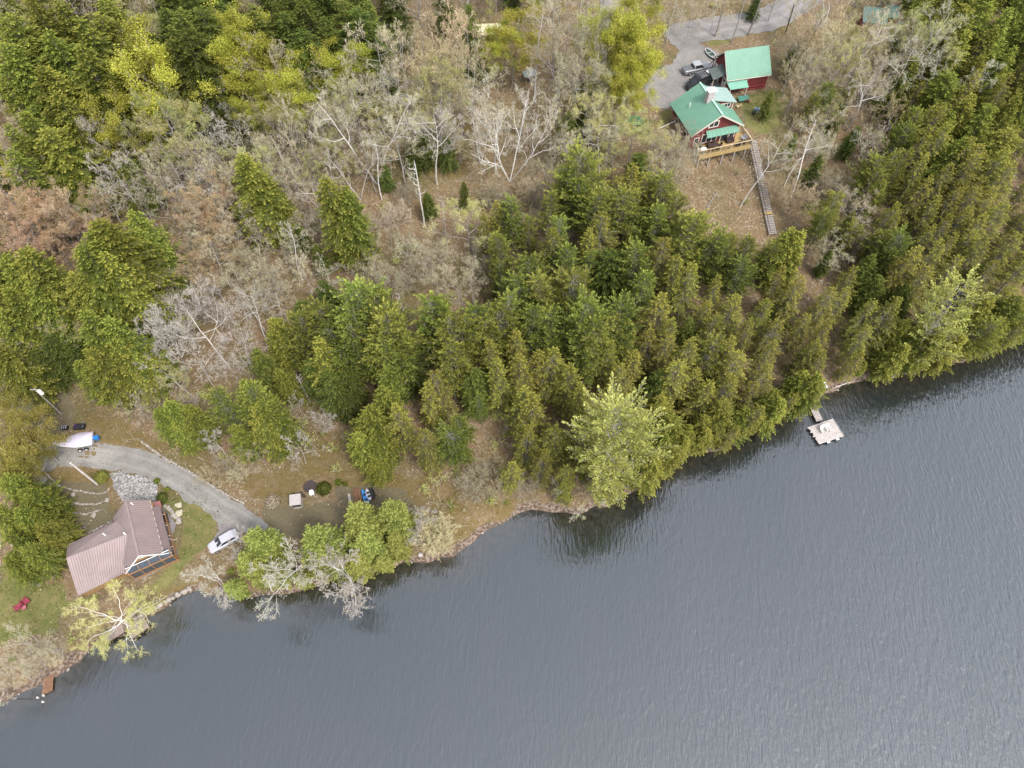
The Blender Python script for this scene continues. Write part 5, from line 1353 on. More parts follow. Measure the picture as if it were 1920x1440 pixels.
# ------------------------------------------------------------------ yard of the green roofed house
adirondack('wooden lawn chair nearest the cabin dormer on the small lawn', at(1385, 203), R(200), RAIL, 'lawn chairs beside the cabin')
adirondack('reddish wooden lawn chair farther from the cabin, nearer the barn', at(1402, 192), R(150), mat('faded_red_wood', (.33, .17, .12), .8, .2), 'lawn chairs beside the cabin')
armchair('folding_chair', 'light blue folding chair by the fire ring on the lawn', at(1418, 208), R(170), mat('pale_blue_fabric', (.25, .42, .62), .8, .1), .55, .5)
armchair('folding_chair', 'black folding chair right of the fire ring on the lawn', at(1433, 211), R(230), BLACK, .55, .5)
def stone(mb, c, r, rr, fl=.6):
    bm = bmesh.new(); bmesh.ops.create_icosphere(bm, subdivisions=2, radius=1)
    o = (rr.uniform(0, 99), rr.uniform(0, 99)); sx, sy = rr.uniform(.8, 1.3), rr.uniform(.7, 1.1); a = rr.uniform(0, 3.1)
    vs = []
    for v in bm.verts:
        q = v.co * (1 + .18 * math.sin(v.co.x * 3 + o[0]) * math.cos(v.co.y * 4 + o[1]) + rr.uniform(-.05, .05))
        x, y, z = q.x * sx, q.y * sy, max(-.8, min(.75, q.z)) * fl
        vs.append((c[0] + (x * math.cos(a) - y * math.sin(a)) * r, c[1] + (x * math.sin(a) + y * math.cos(a)) * r, c[2] + z * r))
    fs = [tuple(v.index for v in f.verts) for f in bm.faces]; bm.verts.ensure_lookup_table()
    mb.add(vs, fs, 0, rr.random()); bm.free()
rs = random.Random(8)
def stones_ring(name, label, cat, px, r, n, s, inner=None, mt=BOULDER):
    p = at(*px); t = thing(name, label, cat, p)
    m = MB()
    for i in range(n): a = i / n * 6.283; stone(m, (math.cos(a) * r, math.sin(a) * r, .08), s, rs)
    m.build('ring', mt, t)
    if inner: m = MB(); m.cyl((0, 0, -.1), r * .85, .16, 14); m.build('ash', inner, t)
stones_ring('fire_ring', 'ring of stones for a fire between the lawn chairs', 'fire ring', (1425, 209), .5, 9, .16, BLACK)
t = thing('trash_bag', 'black bag beside the light blue folding chair', 'bag', at(1412, 214)); m = MB(); stone(m, (0, 0, .25), .35, rs, 1); m.build('bag', BLACK, t, smooth=True)
t = thing('boulder', 'blue covered garbage can under the big yellow tree', 'garbage can', at(1225, 112)); t.name = 'garbage_can'
m = MB(); m.cyl((0, 0, 0), .38, .9, 14, r2=.45); m.build('can', mat('grey_blue_can', (.10, .22, .30), .5, .1), t); m = MB(); m.cyl((0, 0, .9), .5, .08, 14); m.build('lid', mat('can_lid', (.14, .30, .40), .5, .1), t)
p = at(1191, 232); t = thing('trampoline', 'green round trampoline frame under the budding trees left of the cabin', 'trampoline', p)
m = MB(); m.tube([(1.2 * math.cos(a), 1.2 * math.sin(a), .7) for a in np.linspace(0, 6.283, 25)], .05, 6, cap=False); m.build('frame', mat('green_pad', (.05, .30, .12), .5, .1), t); m = MB(); m.cyl((0, 0, .64), 1.12, .02, 24); m.build('mat', mat('green_mesh', (.05, .16, .06), .7, .2), t)
for k in range(4): a = k * 1.57; m = MB(); m.tube([(1.2 * math.cos(a), 1.2 * math.sin(a), .68), (1.25 * math.cos(a), 1.25 * math.sin(a), -.1)], .04, 6); m.build('leg', GREY, t)
p = at(1693, 87, .8); t = thing('propane_tank', 'long white tank lying among bare trees at upper right', 'tank', p, R(-2))
m = MB(); m.tube([(-1.45, 0, .85), (-1.35, 0, .85), (-1.2, 0, .85), (1.2, 0, .85), (1.35, 0, .85), (1.45, 0, .85)], [.15, .38, .48, .48, .38, .15], 16); m.build('shell', WHITE, t, smooth=True)
for x in (-.9, .9): m = MB(); m.box((x, 0, .2), (.2, .8, .4)); m.build('foot', GREY, t)
m = MB(); m.cyl((0, 0, 1.3), .18, .14, 12); m.build('valve_cap', WHITE, t)
def shed(name, label, cat, px, zt, rz, L, W, hh, roofm, wallm, pitch=.25, ribs=0, group=None):
    p = at(*px, zt); t = thing(name, label, cat, p, rz)
    m = MB(); m.add([(-L / 2 + .15, -W / 2 + .15, -.5), (L / 2 - .15, -W / 2 + .15, -.5), (L / 2 - .15, W / 2 - .15, -.5), (-L / 2 + .15, W / 2 - .15, -.5), (-L / 2 + .15, -W / 2 + .15, hh - .1), (L / 2 - .15, -W / 2 + .15, hh - .1), (L / 2 - .15, W / 2 - .15, hh + pitch * W - .1), (-L / 2 + .15, W / 2 - .15, hh + pitch * W - .1)],
               [(0, 1, 5, 4), (1, 2, 6, 5), (2, 3, 7, 6), (3, 0, 4, 7), (4, 5, 6, 7), (3, 2, 1, 0)]); m.build('wall', wallm, t)
    m = MB(); roof_plate(m, (-L / 2, W / 2, hh + pitch * W + .05), (L / 2, W / 2, hh + pitch * W + .05), (L / 2, -W / 2, hh), (-L / 2, -W / 2, hh), .08, ribs, .04, .04, 0); m.build('roof', roofm, t)
    m = MB(); m.box((0, -W / 2 + .12, hh * .42), (.8, .06, hh * .8)); m.build('door', WOOD_D, t)
    return t
DKT = mat('dark_teal_roof', (.10, .17, .15), .5, .15)
shed('outbuilding', 'teal-roofed shed glimpsed through bare trees at the upper right', 'shed', (1640, 32), 2.4, R(-10), 4.6, 3.6, 2.2, DKT, RED, .3, 10)
shed('outbuilding', 'small teal-roofed shed right of the larger teal-roofed one', 'shed', (1673, 24), 2.2, R(-8), 2.6, 2.8, 2.0, DKT, RED, .3, 7)
shed('outbuilding', 'tiny teal-roofed box shed above the white tank', 'shed', (1691, 46), 1.6, R(-8), 1.3, 1.6, 1.4, DKT, RED, .2, 4)
# yellowed lean-to
p = at(916, 57, 2.2); t = thing('lean_to', 'open lean-to roofed with yellowed translucent sheets', 'lean-to', p, R(2))
for k in range(4): m = MB(); m.slab([(-2.7 + k * 1.35, 1.3, 2.7), (-1.45 + k * 1.35, 1.3, 2.7), (-1.45 + k * 1.35, -1.3, 2.2), (-2.7 + k * 1.35, -1.3, 2.2)], .04); m.build('roof_panel', CANVAS, t)
m = MB()
for y, z in ((1.28, 2.62), (0, 2.38), (-1.28, 2.12)): m.bar((-2.75, y, z), (2.65, y, z), .08, .1)
m.build('rafters', WOOD_D, t)
for x in (-2.6, -.05, 2.5):
    for y, z in ((-1.2, 2.1), (1.2, 2.6)): m = MB(); m.box((x, y, z / 2 - .15), (.12, .12, z)); m.build('post', WOOD_D, t)
# small trailer / quad among trees
p = at(1003, 73, .8); t = thing('quad_bike', 'dark quad bike with big tyres parked among the trees', 'quad bike', p, R(-4))
section_body('body', [(-1.0, .3, .5, .42, .75, .3, .85), (-.6, .32, .4, .5, .85, .3, .98), (0, .25, .4, .3, .8, .2, .88), (.5, .3, .4, .5, .8, .3, .95), (1.0, .3, .5, .4, .7, .3, .78)], BLACK, t)
m = MB(); m.box((-.15, 0, .98), (.8, .34, .14)); m.build('seat', DKBROWN, t, bevel=.04)
m = MB(); m.bar((.45, -.4, 1.15), (.45, .4, 1.15), .05, .05); m.tube([(.35, 0, .9), (.45, 0, 1.15)], .04, 6); m.build('handlebar', GREY, t)
for x in (-.72, .72):
    for s in (-1, 1): wheel(t, x, s * .5, .34, .28, WHITE)
p = at(978, 72, .6); t = thing('utility_trailer', 'small flat trailer left of the quad bike', 'trailer', p, R(10))
m = MB(); m.box((0, 0, .5), (1.5, 1.1, .1)); [m.box((0, s * .55, .65), (1.5, .04, .25)) for s in (-1, 1)]; m.build('bed', GREY, t)
for s in (-1, 1): wheel(t, 0, s * .68, .28, .16, WHITE)
m = MB(); m.bar((.7, 0, .45), (1.6, 0, .4), .07, .07); m.build('hitch', GREY, t)
p = at(993, 138, 1.6); t = thing('woodshed', 'grey-green sheet roof lean-to for firewood among bare trees', 'lean-to', p, R(18))
m = MB(); roof_plate(m, (-1.2, .7, 1.9), (1.2, .7, 1.9), (1.2, -.7, 1.5), (-1.2, -.7, 1.5), .05, 8, .03, .03, 0); m.build('roof', mat('grey_green_sheet', (.24, .27, .25), .5, .15), t)
for x in (-1.1, 1.1):
    for y in (-.6, .6): m = MB(); m.box((x, y, .7), (.1, .1, 1.6)); m.build('post', WOOD_D, t)
LOGM = mat('split_logs', (.33, .20, .12), .9, .35, 6)
def log_pile(label, px, rz, n, L, r=.12, mt=LOGM):
    p = at(*px); t = thing('log_pile', label, 'log pile', p, rz)
    for k in range(n):
        row = k // 5; m = MB(); x = ru.uniform(-.1, .1); y = (k % 5 - 2) * r * 2.1 + row * r; z = r + row * r * 1.8
        m.tube([(-L / 2 + x, y, z), (L / 2 + x, y + ru.uniform(-.05, .05), z)], r * ru.uniform(.8, 1.1), 7); m.build('log', mt, t)
log_pile('pile of split logs left of the grey-green lean-to', (977, 130), R(20), 12, 1.5)
t = thing('oil_drum', 'dark drum just below the grey-green lean-to', 'drum', at(992, 153)); m = MB(); m.cyl((0, 0, 0), .32, .9, 14); m.build('drum', BLACK, t); m = MB(); [m.cyl((0, 0, z), .335, .04, 14) for z in (.25, .6, .88)]; m.build('rim', GREY, t)
# woodland ladder stairs
pa, pb = at(968, 252), at(1000, 240); t = thing('woodland_steps', 'short run of timber steps beside the spreading birch', 'steps', pa)
dv = pb - pa; sdv = Vector((-dv.y, dv.x, 0)).normalized()
for i in range(11): q = dv * (i + .5) / 11; m = MB(); m.box(q + Vector((0, 0, .25)), (.16, 1.3, .08), math.atan2(dv.y, dv.x)); m.build('tread', WOOD_G, t)
for s in (-1, 1): m = MB(); m.bar(sdv * s * .68 + Vector((0, 0, .12)), dv + sdv * s * .68 + Vector((0, 0, .12)), .08, .22); m.build('stringer', WOOD_D, t)

# ------------------------------------------------------------------ swimming dock
cs = [Vector((*w2(*q, .45), .45)) for q in ((1515, 801), (1561, 785), (1582, 818), (1536, 833))]
t = thing('swimming_dock', 'square weathered plank dock at the end of a gangway', 'dock', (cs[0].x, cs[0].y, 0))
o0 = Vector((cs[0].x, cs[0].y, 0)); L_ = [c - o0 for c in cs]
for i in range(12):
    a, b2 = L_[0].lerp(L_[3], (i + .04) / 12), L_[0].lerp(L_[3], (i + .94) / 12); c, d2 = L_[1].lerp(L_[2], (i + .04) / 12), L_[1].lerp(L_[2], (i + .94) / 12)
    e = (c - a).normalized() * ru.uniform(-.16, .05)
    m = MB(); m.slab([a - e * (1 if i % 3 else -1), c, d2, b2 - e * (1 if i % 3 else -1)], .05, t=ru.random()); m.build('plank', mat('dock_plank', (.46, .41, .38), .85, .22, 2.5) if i == 0 else bpy.data.materials['dock_plank'], t)
m = MB()
for k in (.08, .5, .92): m.bar(L_[0].lerp(L_[1], k) + Vector((0, 0, -.15)), L_[3].lerp(L_[2], k) + Vector((0, 0, -.15)), .12, .2)
m.bar(L_[1] + Vector((.04, 0, -.02)), L_[2] + Vector((.04, 0, -.02)), .08, .14)
m.build('joists', WOOD_G, t)
for k in ((.1, .1), (.9, .1), (.1, .9), (.9, .9)):
    q = L_[0].lerp(L_[1], k[0]).lerp(L_[3].lerp(L_[2], k[0]), k[1]); m = MB(); m.tube([q + Vector((0, 0, -3.0)), q + Vector((0, 0, -.06))], .08, 8); m.build('piling', WOOD_D, t)
for k in (.35, .72): q = L_[3].lerp(L_[2], k); m = MB(); m.box(q + Vector((.1, -.12, -.02)), (.5, .22, .1), math.atan2((L_[2] - L_[3]).y, (L_[2] - L_[3]).x)); m.build('bumper', WHITE, t)
ga, gb = Vector((*w2(1519, 752, .8), .8)), Vector((*w2(1537, 789, .5), .5))
t = thing('gangway', 'narrow grey plank gangway from the shore to the dock', 'gangway', ga)
dv = gb - ga; sdv = Vector((-dv.y, dv.x, 0)).normalized()
for i in range(18): m = MB(); q = dv * (i + .5) / 18; m.box(q, (dv.length / 18 * .9, 1.1, .05), math.atan2(dv.y, dv.x), t=ru.random()); m.build('plank', WOOD_G, t)
for s in (-1, 1): m = MB(); m.bar(sdv * s * .45 + Vector((0, 0, -.1)), dv + sdv * s * .45 + Vector((0, 0, -.1)), .1, .14); m.build('beam', WOOD_D, t)
for q, lb in (((1543, 806), 'left one of the two white chairs on the swimming dock'), ((1551, 804), 'right one of the two white chairs on the swimming dock')):
    x, y = w2(*q, .8); adirondack(lb, (x, y, .46), R(12), mat('bleached_white', (.60, .57, .52), .7, .05), 'white chairs on the dock')
p = at(1545, 722); t = thing('swim_float', 'white tube float propped on the bank above the gangway', 'float', p + Vector((0, 0, .1)), R(-75))
m = MB(); m.tube([(-.7, 0, .15), (-.6, 0, .2), (0, .03, .25), (.5, 0, .2), (.65, 0, .15)], [.08, .2, .22, .2, .08], 10); m.build('tube', WHITE, t, smooth=True); m = MB(); m.tube([(.55, -.25, .1), (.55, .25, .1)], .1, 8); m.build('foot', WHITE, t)
def log(label, a, b, r, mt=POLE, ha=.15, hb=.15, stubs=2, name='fallen_log'):
    A = Vector((*w2(*a, ha), ha)) if not hasattr(a, 'x') else a; B = Vector((*w2(*b, hb), hb)) if not hasattr(b, 'x') else b
    t = thing(name, label, 'log', A)
    d = B - A; m = MB(); m.tube([Vector((0, 0, 0)), d * .35 + Vector((0, 0, .08)), d * .7, d], [r, r * .9, r * .75, r * .5], 7); m.build('stem', mt, t)
    m = MB()
    for k in range(stubs): q = d * ru.uniform(.3, .9); m.tube([q, q + Vector((ru.uniform(-.7, .7), ru.uniform(-.2, .9), ru.uniform(.1, .7)))], [r * .5, r * .15], 5)
    if stubs: m.build('branch', mt, t)
log('pale log lying along the waterline right of the gangway', (1566, 726), (1602, 714), .09, ha=.35, hb=.3, stubs=3)
gl = [(1300, 440, 1335, 425, 'fallen grey log on the litter slope below the deck'), (1325, 390, 1345, 360, 'thin fallen stem on the slope left of the stairs')]
for x0, y0, x1, y1, lb in gl: a = at(x0, y0); b = at(x1, y1); log(lb, a + Vector((0, 0, .1)), b + Vector((0, 0, .12)), .09, B_GREY)

# ------------------------------------------------------------------ brown roofed cottage
CZ = 2.1
def W3(px, py, z): x, y = w2(px, py, z); return Vector((x, y, z))
q_ = lambda X, Y, z: W3(100 + X / 6.857, 900 + Y / 6.857, z)
RT, RB = q_(932, 268, 7.4), q_(1096, 965, 7.4)
ax_ = (RB - RT).normalized(); sx_ = Vector((-ax_.y, ax_.x, 0)); sx_ = sx_ if sx_.x > 0 else -sx_
org = Vector((RB.x, RB.y, CZ))
CA = math.atan2(sx_.y, sx_.x)
cot = thing('cottage', 'L-shaped lakeside cottage with ribbed brown metal roof and sunroom', 'cottage', org, CA)
Minv = Matrix.Rotation(-CA, 3, 'Z')
def lc(v): return Minv @ (Vector(v) - org)
L0 = (RT - RB).length          # main ridge length; local y runs up the ridge, x towards the porch
RZ2 = 7.4 - CZ
def pl(x, y, z): return Vector((x, y, z))
m = MB()
roof_plate(m, pl(0, -.1, RZ2), pl(0, L0 + .1, RZ2), pl(2.15, L0 + .1, 2.95), pl(2.15, -.1, 2.95), .1, 24, .07, .04, 1)
cro = m.build('roof', [BROWN_R, BROWN_D], cot)
m = MB(); roof_plate(m, pl(0, -.1, RZ2), pl(0, L0 + .1, RZ2), pl(-3.1, L0 + .1, 2.3), pl(-3.1, -.1, 2.3), .1, 24, .05, .02, 0); m.build('west_roof', [BROWN_R, BROWN_D], cot)
m = MB(); m.bar((0, -.12, RZ2 + .06), (0, L0 + .12, RZ2 + .06), .28, .07); m.build('ridge_cap', BROWN_D, cro)
m = MB(); roof_plate(m, pl(2.12, -.1, 2.80), pl(2.12, L0 - 1.0, 2.80), pl(3.0, L0 - 1.0, 2.35), pl(3.0, -.1, 2.35), .08, 0); m.build('porch_roof', mat('dark_brown_sheet', (.17, .12, .115), .4, .1), cot)  # porch sheet is a darker brown than the main roof
m = MB()
for i in range(9): yy = .4 + i * (L0 - .6) / 8.3; m.bar((2.18, yy, 2.98), (2.18, yy + .55, 2.98), .05, .12)
m.build('snow_guard', TRIM, cro)
m = MB()
m.add([(-2.75, .35, -.3), (2.3, .35, -.3), (2.3, .35, 2.6), (0, .35, 5.1), (-2.75, .35, 2.35), (-2.75, L0 - .2, -.3), (2.3, L0 - .2, -.3), (2.3, L0 - .2, 2.6), (0, L0 - .2, 5.1), (-2.75, L0 - .2, 2.35)],
      [(0, 1, 2, 3, 4), (9, 8, 7, 6, 5), (0, 5, 6, 1), (1, 6, 7, 2), (2, 7, 8, 3), (3, 8, 9, 4), (4, 9, 5, 0)]); m.build('wall', SIDING, cot)
m = MB(); m.bar((0, -.14, RZ2 - .04), (-3.12, -.14, 2.2), .06, .16); m.bar((0, -.14, RZ2 - .04), (2.18, -.14, 2.86), .06, .16); m.bar((-2.7, .05, 3.1), (2.9, .05, 3.1), .08, .1); m.bar((2.16, -.12, 2.9), (3.0, -.12, 2.4), .06, .1); m.build('rake_trim', WHITE, cot)
window(cot, (.05, .28, 4.15), 1.1, .75, 0, mats=(WHITE, GLASS), panes=1, fr=.14)
# sunroom along the gable end
m = MB(); m.box((.1, -.45, 1.25), (5.6, .06, 1.9)); m.build('sunroom_glass', mat('smoky_screen', (.055, .065, .08), .12, .3, 1.0), cot)
m = MB(); m.slab([(-2.75, .32, 3.0), (2.95, .32, 3.0), (2.95, -.5, 2.25), (-2.75, -.5, 2.25)], .05); m.build('sunroom_roof', mat('blue_black_panel', (.035, .045, .06), .15, .3, .8), cot)
m = MB()
for i in range(5):
    x = -2.7 + i * 1.4; m.box((x, -.48, 1.2), (.1, .12, 2.1)); m.bar((x, -.52, 2.3), (x, .3, 3.05), .07, .06)
m.bar((-2.8, -.52, .3), (3.1, -.52, .3), .1, .35); m.bar((-2.8, -.54, 2.28), (3.1, -.54, 2.28), .12, .14); m.build('sunroom_frame', ORANGE, cot)
# porch posts and rail on the east side
m = MB(); m.box((2.62, 3.4, -.05), (.62, 7.4, .14)); pf = m.build('porch_floor', ORANGE, cot)
m = MB(); m.bar((2.95, -.4, .95), (2.95, 6.8, .95), .1, .1); m.bar((2.95, -.4, .5), (2.95, 6.8, .5), .05, .06); m.build('porch_rail', ORANGE, cot)
for i in range(5): m = MB(); m.box((2.82, -.1 + i * 1.7, 1.15), (.11, .11, 2.3)); m.build('porch_post', ORANGE, cot)
for i in range(4): m = MB(); m.bar((2.8, .8 + i * 1.7, 2.2), (3.05, 1.2 + i * 1.7, 1.3), .06, .08); m.build('brace', TRIM, cot)
for yy in (1.4, 4.0): window(cot, (2.36, yy, 1.35), 1.1, 1.2, R(90), mats=(WHITE, GLASS))
m = MB(); m.box((2.7, L0 - .65, 2.05), (.8, 1.2, .1), ax=Matrix.Rotation(R(14), 3, 'Y')); m.build('entry_roof', [mat('red_brown_sheet', (.26, .10, .095), .45, .15)], cot)
m = MB(); m.tube([(.55, L0 - .6, 4.5), (.55, L0 - .6, 5.25)], .09, 8); m.build('vent_pipe', WHITE, cro)
# west wing
WR = [lc(q_(165, 1003, 6.3)), lc(q_(932, 700, 6.3))]
NW, NE = lc(q_(178, 842, 4.8)), lc(q_(792, 560, 4.8)); SW, SE = lc(q_(318, 1490, 3.7)), lc(q_(952, 1175, 3.7))
m = MB(); roof_plate(m, WR[0], WR[1] + Vector((.8, 0, -.02)), NE + Vector((.9, .2, .35)), NW, .1, 22, .06, .04, 1); wr = m.build('wing_roof', [BROWN_R, BROWN_D], cot)
m = MB(); roof_plate(m, WR[0], WR[1] + Vector((.3, 0, 0)), SE, SW, .1, 24, .06, .04, 1); m.build('wing_south_roof', [BROWN_R, BROWN_D], cot)
def inset(p, c, k): return c + (p - c) * k
cen = (NW + NE + SW + SE) / 4
fp = [inset(p, cen, .93) for p in (NW, NE, SE, SW)]
m = MB(); zt = [2.55, 2.5, 1.45, 1.45]
m.add([(p.x, p.y, -.4) for p in fp] + [(p.x, p.y, z) for p, z in zip(fp, zt)], [(0, 1, 5, 4), (1, 2, 6, 5), (2, 3, 7, 6), (3, 0, 4, 7), (4, 5, 6, 7), (3, 2, 1, 0)])
rw = inset(WR[0], cen, .93)
m.add([tuple(Vector((fp[0].x, fp[0].y, 2.5))), tuple(Vector((fp[3].x, fp[3].y, 1.4))), (rw.x, rw.y, WR[0].z - .15)], [(0, 1, 2)])
m.build('wing_wall', SIDING, cot)
m = MB(); m.tube([(WR[1].x - 2.6, WR[1].y + 1.4, 3.4), (WR[1].x - 2.6, WR[1].y + 1.4, 4.3)], .1, 8); m.tube([(WR[1].x - .05, WR[1].y + .1, 4.1), (WR[1].x - .05, WR[1].y + .1, 4.6)], .12, 8); m.build('vent_pipe', WHITE, wr)
m = MB(); a, b2 = NW + Vector((0, 0, -.05)), NE + Vector((.2, 0, -.05)); m.bar(a, b2, .14, .1); m.build('gutter', TRIM, wr)
a, b2 = lc(q_(700, 665, 5.2)), lc(q_(640, 590, 5.2))
# bench and steps on the walk side
p = W3(310, 972, CZ + .6); t = thing('garden_bench', 'dark slatted bench on the paved walk beside the cottage porch', 'bench', (p.x, p.y, gz(p.x, p.y) + .1), CA)
m = MB(); [m.box((x, 0, .45), (.13, 1.5, .04)) for x in (-.22, -.07, .08, .23)]; m.build('seat', WOOD_D, t)
m = MB(); [m.box((.36, 0, .62 + k * .13), (.04, 1.5, .1)) for k in range(3)]; m.build('backrest', WOOD_D, t)
for y in (-.65, .65): m = MB(); m.box((0, y, .22), (.6, .07, .44)); m.build('leg', WOOD_D, t)
log('white stick leaning across the paved walk', q_(1450, 752, 3.3), q_(1568, 770, 2.35), .045, WHITE, stubs=0, name='white_pole')
bpy.data.objects['white_pole']['category'] = 'pole'

# terraced garden: low stone walls, each a thing of its own, on real ground
def stone_wall(label, px, hgt=.35, w=.35, seed=0, sz=.26):
    rr = random.Random(seed); P = [at(*p) for p in px]; t = thing('stone_wall', label, 'stone wall', P[0], group='garden stone walls')
    m = MB()
    for a, b in zip(P[:-1], P[1:]):
        n = max(1, int((b - a).length / (sz * 1.5)))
        for i in range(n):
            q = a.lerp(b, (i + rr.random() * .4) / n); z = gz(q.x, q.y)
            for lv in range(2 if hgt > .3 else 1):
                stone(m, (q.x - P[0].x + rr.uniform(-.08, .08), q.y - P[0].y + rr.uniform(-.08, .08), z - P[0].z + .1 + lv * .22), sz * rr.uniform(.75, 1.3), rr, .55)
    m.build('stones', BOULDER, t)
G_ = lambda X, Y: (X / 8, 840 + Y / 8)
stone_wall('topmost curved stone terrace wall below the bleached pole', [G_(830, 540), G_(1000, 610), G_(1200, 650), G_(1450, 690), G_(1600, 665), G_(1660, 590)], seed=1, sz=.13, hgt=.2)
stone_wall('second curved stone terrace wall from the top in the garden', [G_(905, 770), G_(1080, 815), G_(1200, 845), G_(1450, 845), G_(1600, 790)], seed=2, sz=.13, hgt=.2)
stone_wall('third curved stone terrace wall in the garden', [G_(790, 975), G_(1000, 975), G_(1300, 1000), G_(1400, 965), G_(1520, 925)], seed=3, sz=.13, hgt=.2)
stone_wall('lowest curved stone terrace wall above the cottage wing', [G_(720, 1170), G_(780, 1240), G_(900, 1275), G_(1050, 1280), G_(1200, 1215), G_(1300, 1180)], seed=4, sz=.15, hgt=.2)
stone_wall('stone edging behind the north eave of the cottage wing', [G_(1040, 1400), G_(1200, 1330), G_(1380, 1255), G_(1560, 1170), G_(1700, 1090)], seed=5, sz=.16, hgt=.2)
stone_wall('stone edging curling round the bed right of the porch entry', [(310, 950), (320, 955), (326, 966), (335, 972), (337, 985)], seed=6, sz=.3)
V_ = lambda X, Y: (X / 4.8, 1020 + Y / 4.8)
stone_wall('rubble wall running from the lawn to the wing corner', [V_(370, 250), V_(430, 270), V_(500, 240), V_(560, 190), V_(600, 130)], seed=7, sz=.35, hgt=.4)
stone_wall('stone ring round the small lawn flower bed', [V_(270, 320), V_(300, 370), V_(350, 375), V_(390, 340), V_(410, 290), V_(370, 260), V_(300, 285), V_(270, 320)], seed=8, sz=.2)
stone_wall('long stone retaining wall along the waterline by the cottage', [V_(1720, 395), V_(1620, 450), V_(1500, 520), V_(1380, 590), V_(1290, 640), V_(1200, 680)], seed=9, sz=.27, hgt=.5)
stone_wall('stony edge of the upper drive opposite the parking spur', [(265, 828), (310, 860), (360, 888), (420, 925), (460, 945)], seed=10, sz=.16, hgt=.2)
p = at(*G_(690, 560)); t = thing('slate_steps', 'irregular flat slate steps at the left end of the terraces', 'steps', p)
for k, (X, Y) in enumerate([(660, 480), (640, 545), (750, 560), (700, 630), (775, 690), (690, 590)]):
    q = at(*G_(X, Y)) - p; m = MB(); a0 = ru.uniform(0, 6); m.slab([(q.x + math.cos(a0 + a) * .62 * ru.uniform(.8, 1.1), q.y + math.sin(a0 + a) * .45, q.z + .14) for a in np.linspace(0, 5.5, 7)], .16); m.build('slab', SLATE, t)
for i, (X, Y, r_s, lb) in enumerate([(985, 1185, .85, 'round pale boulder in the lowest garden terrace'), (1610, 785, .35, 'small white rock at the right end of the second terrace'), (1410, 1010, .4, 'white rock right of the third terrace wall'), (1100, 700, .4, 'reddish rock in the middle of the garden terraces'), (910, 1130, .35, 'narrow white rock left of the round boulder')]):
    p = at(*G_(X, Y)); t = thing('boulder', lb, 'rock', p); m = MB(); stone(m, (0, 0, r_s * .25), r_s, rs); m.build('rock', BOULDER if i else mat('lichen_rock', (.34, .34, .20), .9, .2, 3), t)
for X, Y, r_s, lb in [(1615, 330, .6, 'cream boulder in the bed right of the porch entry'), (1625, 430, .85, 'mossy yellow boulder below the cream one beside the walk')]:
    p = at(100 + X / 6.857, 900 + Y / 6.857); t = thing('boulder', lb, 'rock', p); m = MB(); stone(m, (0, 0, .2), r_s * .7, rs); m.build('rock', mat('cream_rock', (.45, .40, .28), .9, .2, 3), t)
def bush(label, px, r, fm, n=900, name='shrub'):
    p = at(*px); t = thing(name, label, 'shrub', p); m = MB()
    for _ in range(n):
        u_ = Vector((ru.gauss(0, 1), ru.gauss(0, 1), abs(ru.gauss(0, 1)))).normalized() * r * ru.uniform(.75, 1.05); u_.z *= .85
        card(m, u_, Vector((ru.uniform(-1, 1), ru.uniform(-1, 1), .4)).normalized(), u_.normalized() + Vector((ru.uniform(-.5, .5), ru.uniform(-.5, .5), 0)), .18, .13, 0, ru.random())
    m.build('foliage', fm, t); m = MB()
    for k in range(5): a = k * 1.26; m.tube([(0, 0, -.1), (math.cos(a) * r * .5, math.sin(a) * r * .5, r * .5)], [.04, .02], 5)
    m.build('stems', B_DARK, t)
bush('round golden-green shrub between the bleached pole and stone bed', (191, 895), 1.05, F_BRT, 1800)
bush('low dark evergreen shrub beside the round pit', (608, 917), 1.1, F_DARK, 1200)
bush('small bright green plant upper left of the kayak rack', (634, 905), .5, F_HEM, 300)
bush('tiny green plant just left of the kayak rack', (647, 908), .35, F_HEM, 200)
bush('green plant in the stone-ringed lawn bed', V_(335, 290), .55, F_HEM, 400)
bush('green plant by the rubble wall at the cottage wing', V_(460, 200), .6, F_HEM, 400)
bush('low green perennial upper right of the stone bed', (295, 903), .5, F_HEM, 250)
bush('small green perennial right of the stone bed', (314, 918), .4, F_HEM, 220)
bush('dark leafless-looking bush in the bed above the cottage walk', (305, 935), .9, F_DARK, 500)
bush('dark brush heap at the end of the drive', (512, 942), 1.1, T_GREY, 700)

# poles
def pole(name, label, foot, top_px, h, r, mt, extra=None, cat='pole'):
    p = at(*foot) if foot else at(*top_px, h); x, y = w2(*top_px, p.z + h); t = thing(name, label, cat, p)
    e = Vector((x - p.x, y - p.y, h)); m = MB(); m.tube([Vector((0, 0, -.3)), e * .5, e], [r, r * .9, r * .75], 9); m.build('shaft', mt, t)
    return t, e
t, e = pole('utility_pole', 'bleached leaning utility pole above the terraced garden', (182, 908), (132, 868), 7.5, .17, POLE)
t, e = pole('utility_pole', 'thin grey utility pole carrying a white transformer', (115, 776), (64, 729), 9.0, .11, WOOD_G)
m = MB(); q = e * .88; m.cyl((q.x + .38, q.y, q.z - .45), .27, .85, 12); m.build('transformer', WHITE, t); m = MB(); m.bar((e.x - .7, e.y, e.z - .25), (e.x + .7, e.y, e.z - .25), .09, .1); m.build('crossarm', WOOD_G, t)
t, e = pole('utility_pole', 'dark bare pole standing beside the upper road', (1471, 67), (1489, 10), 8.5, .14, WOOD_D)
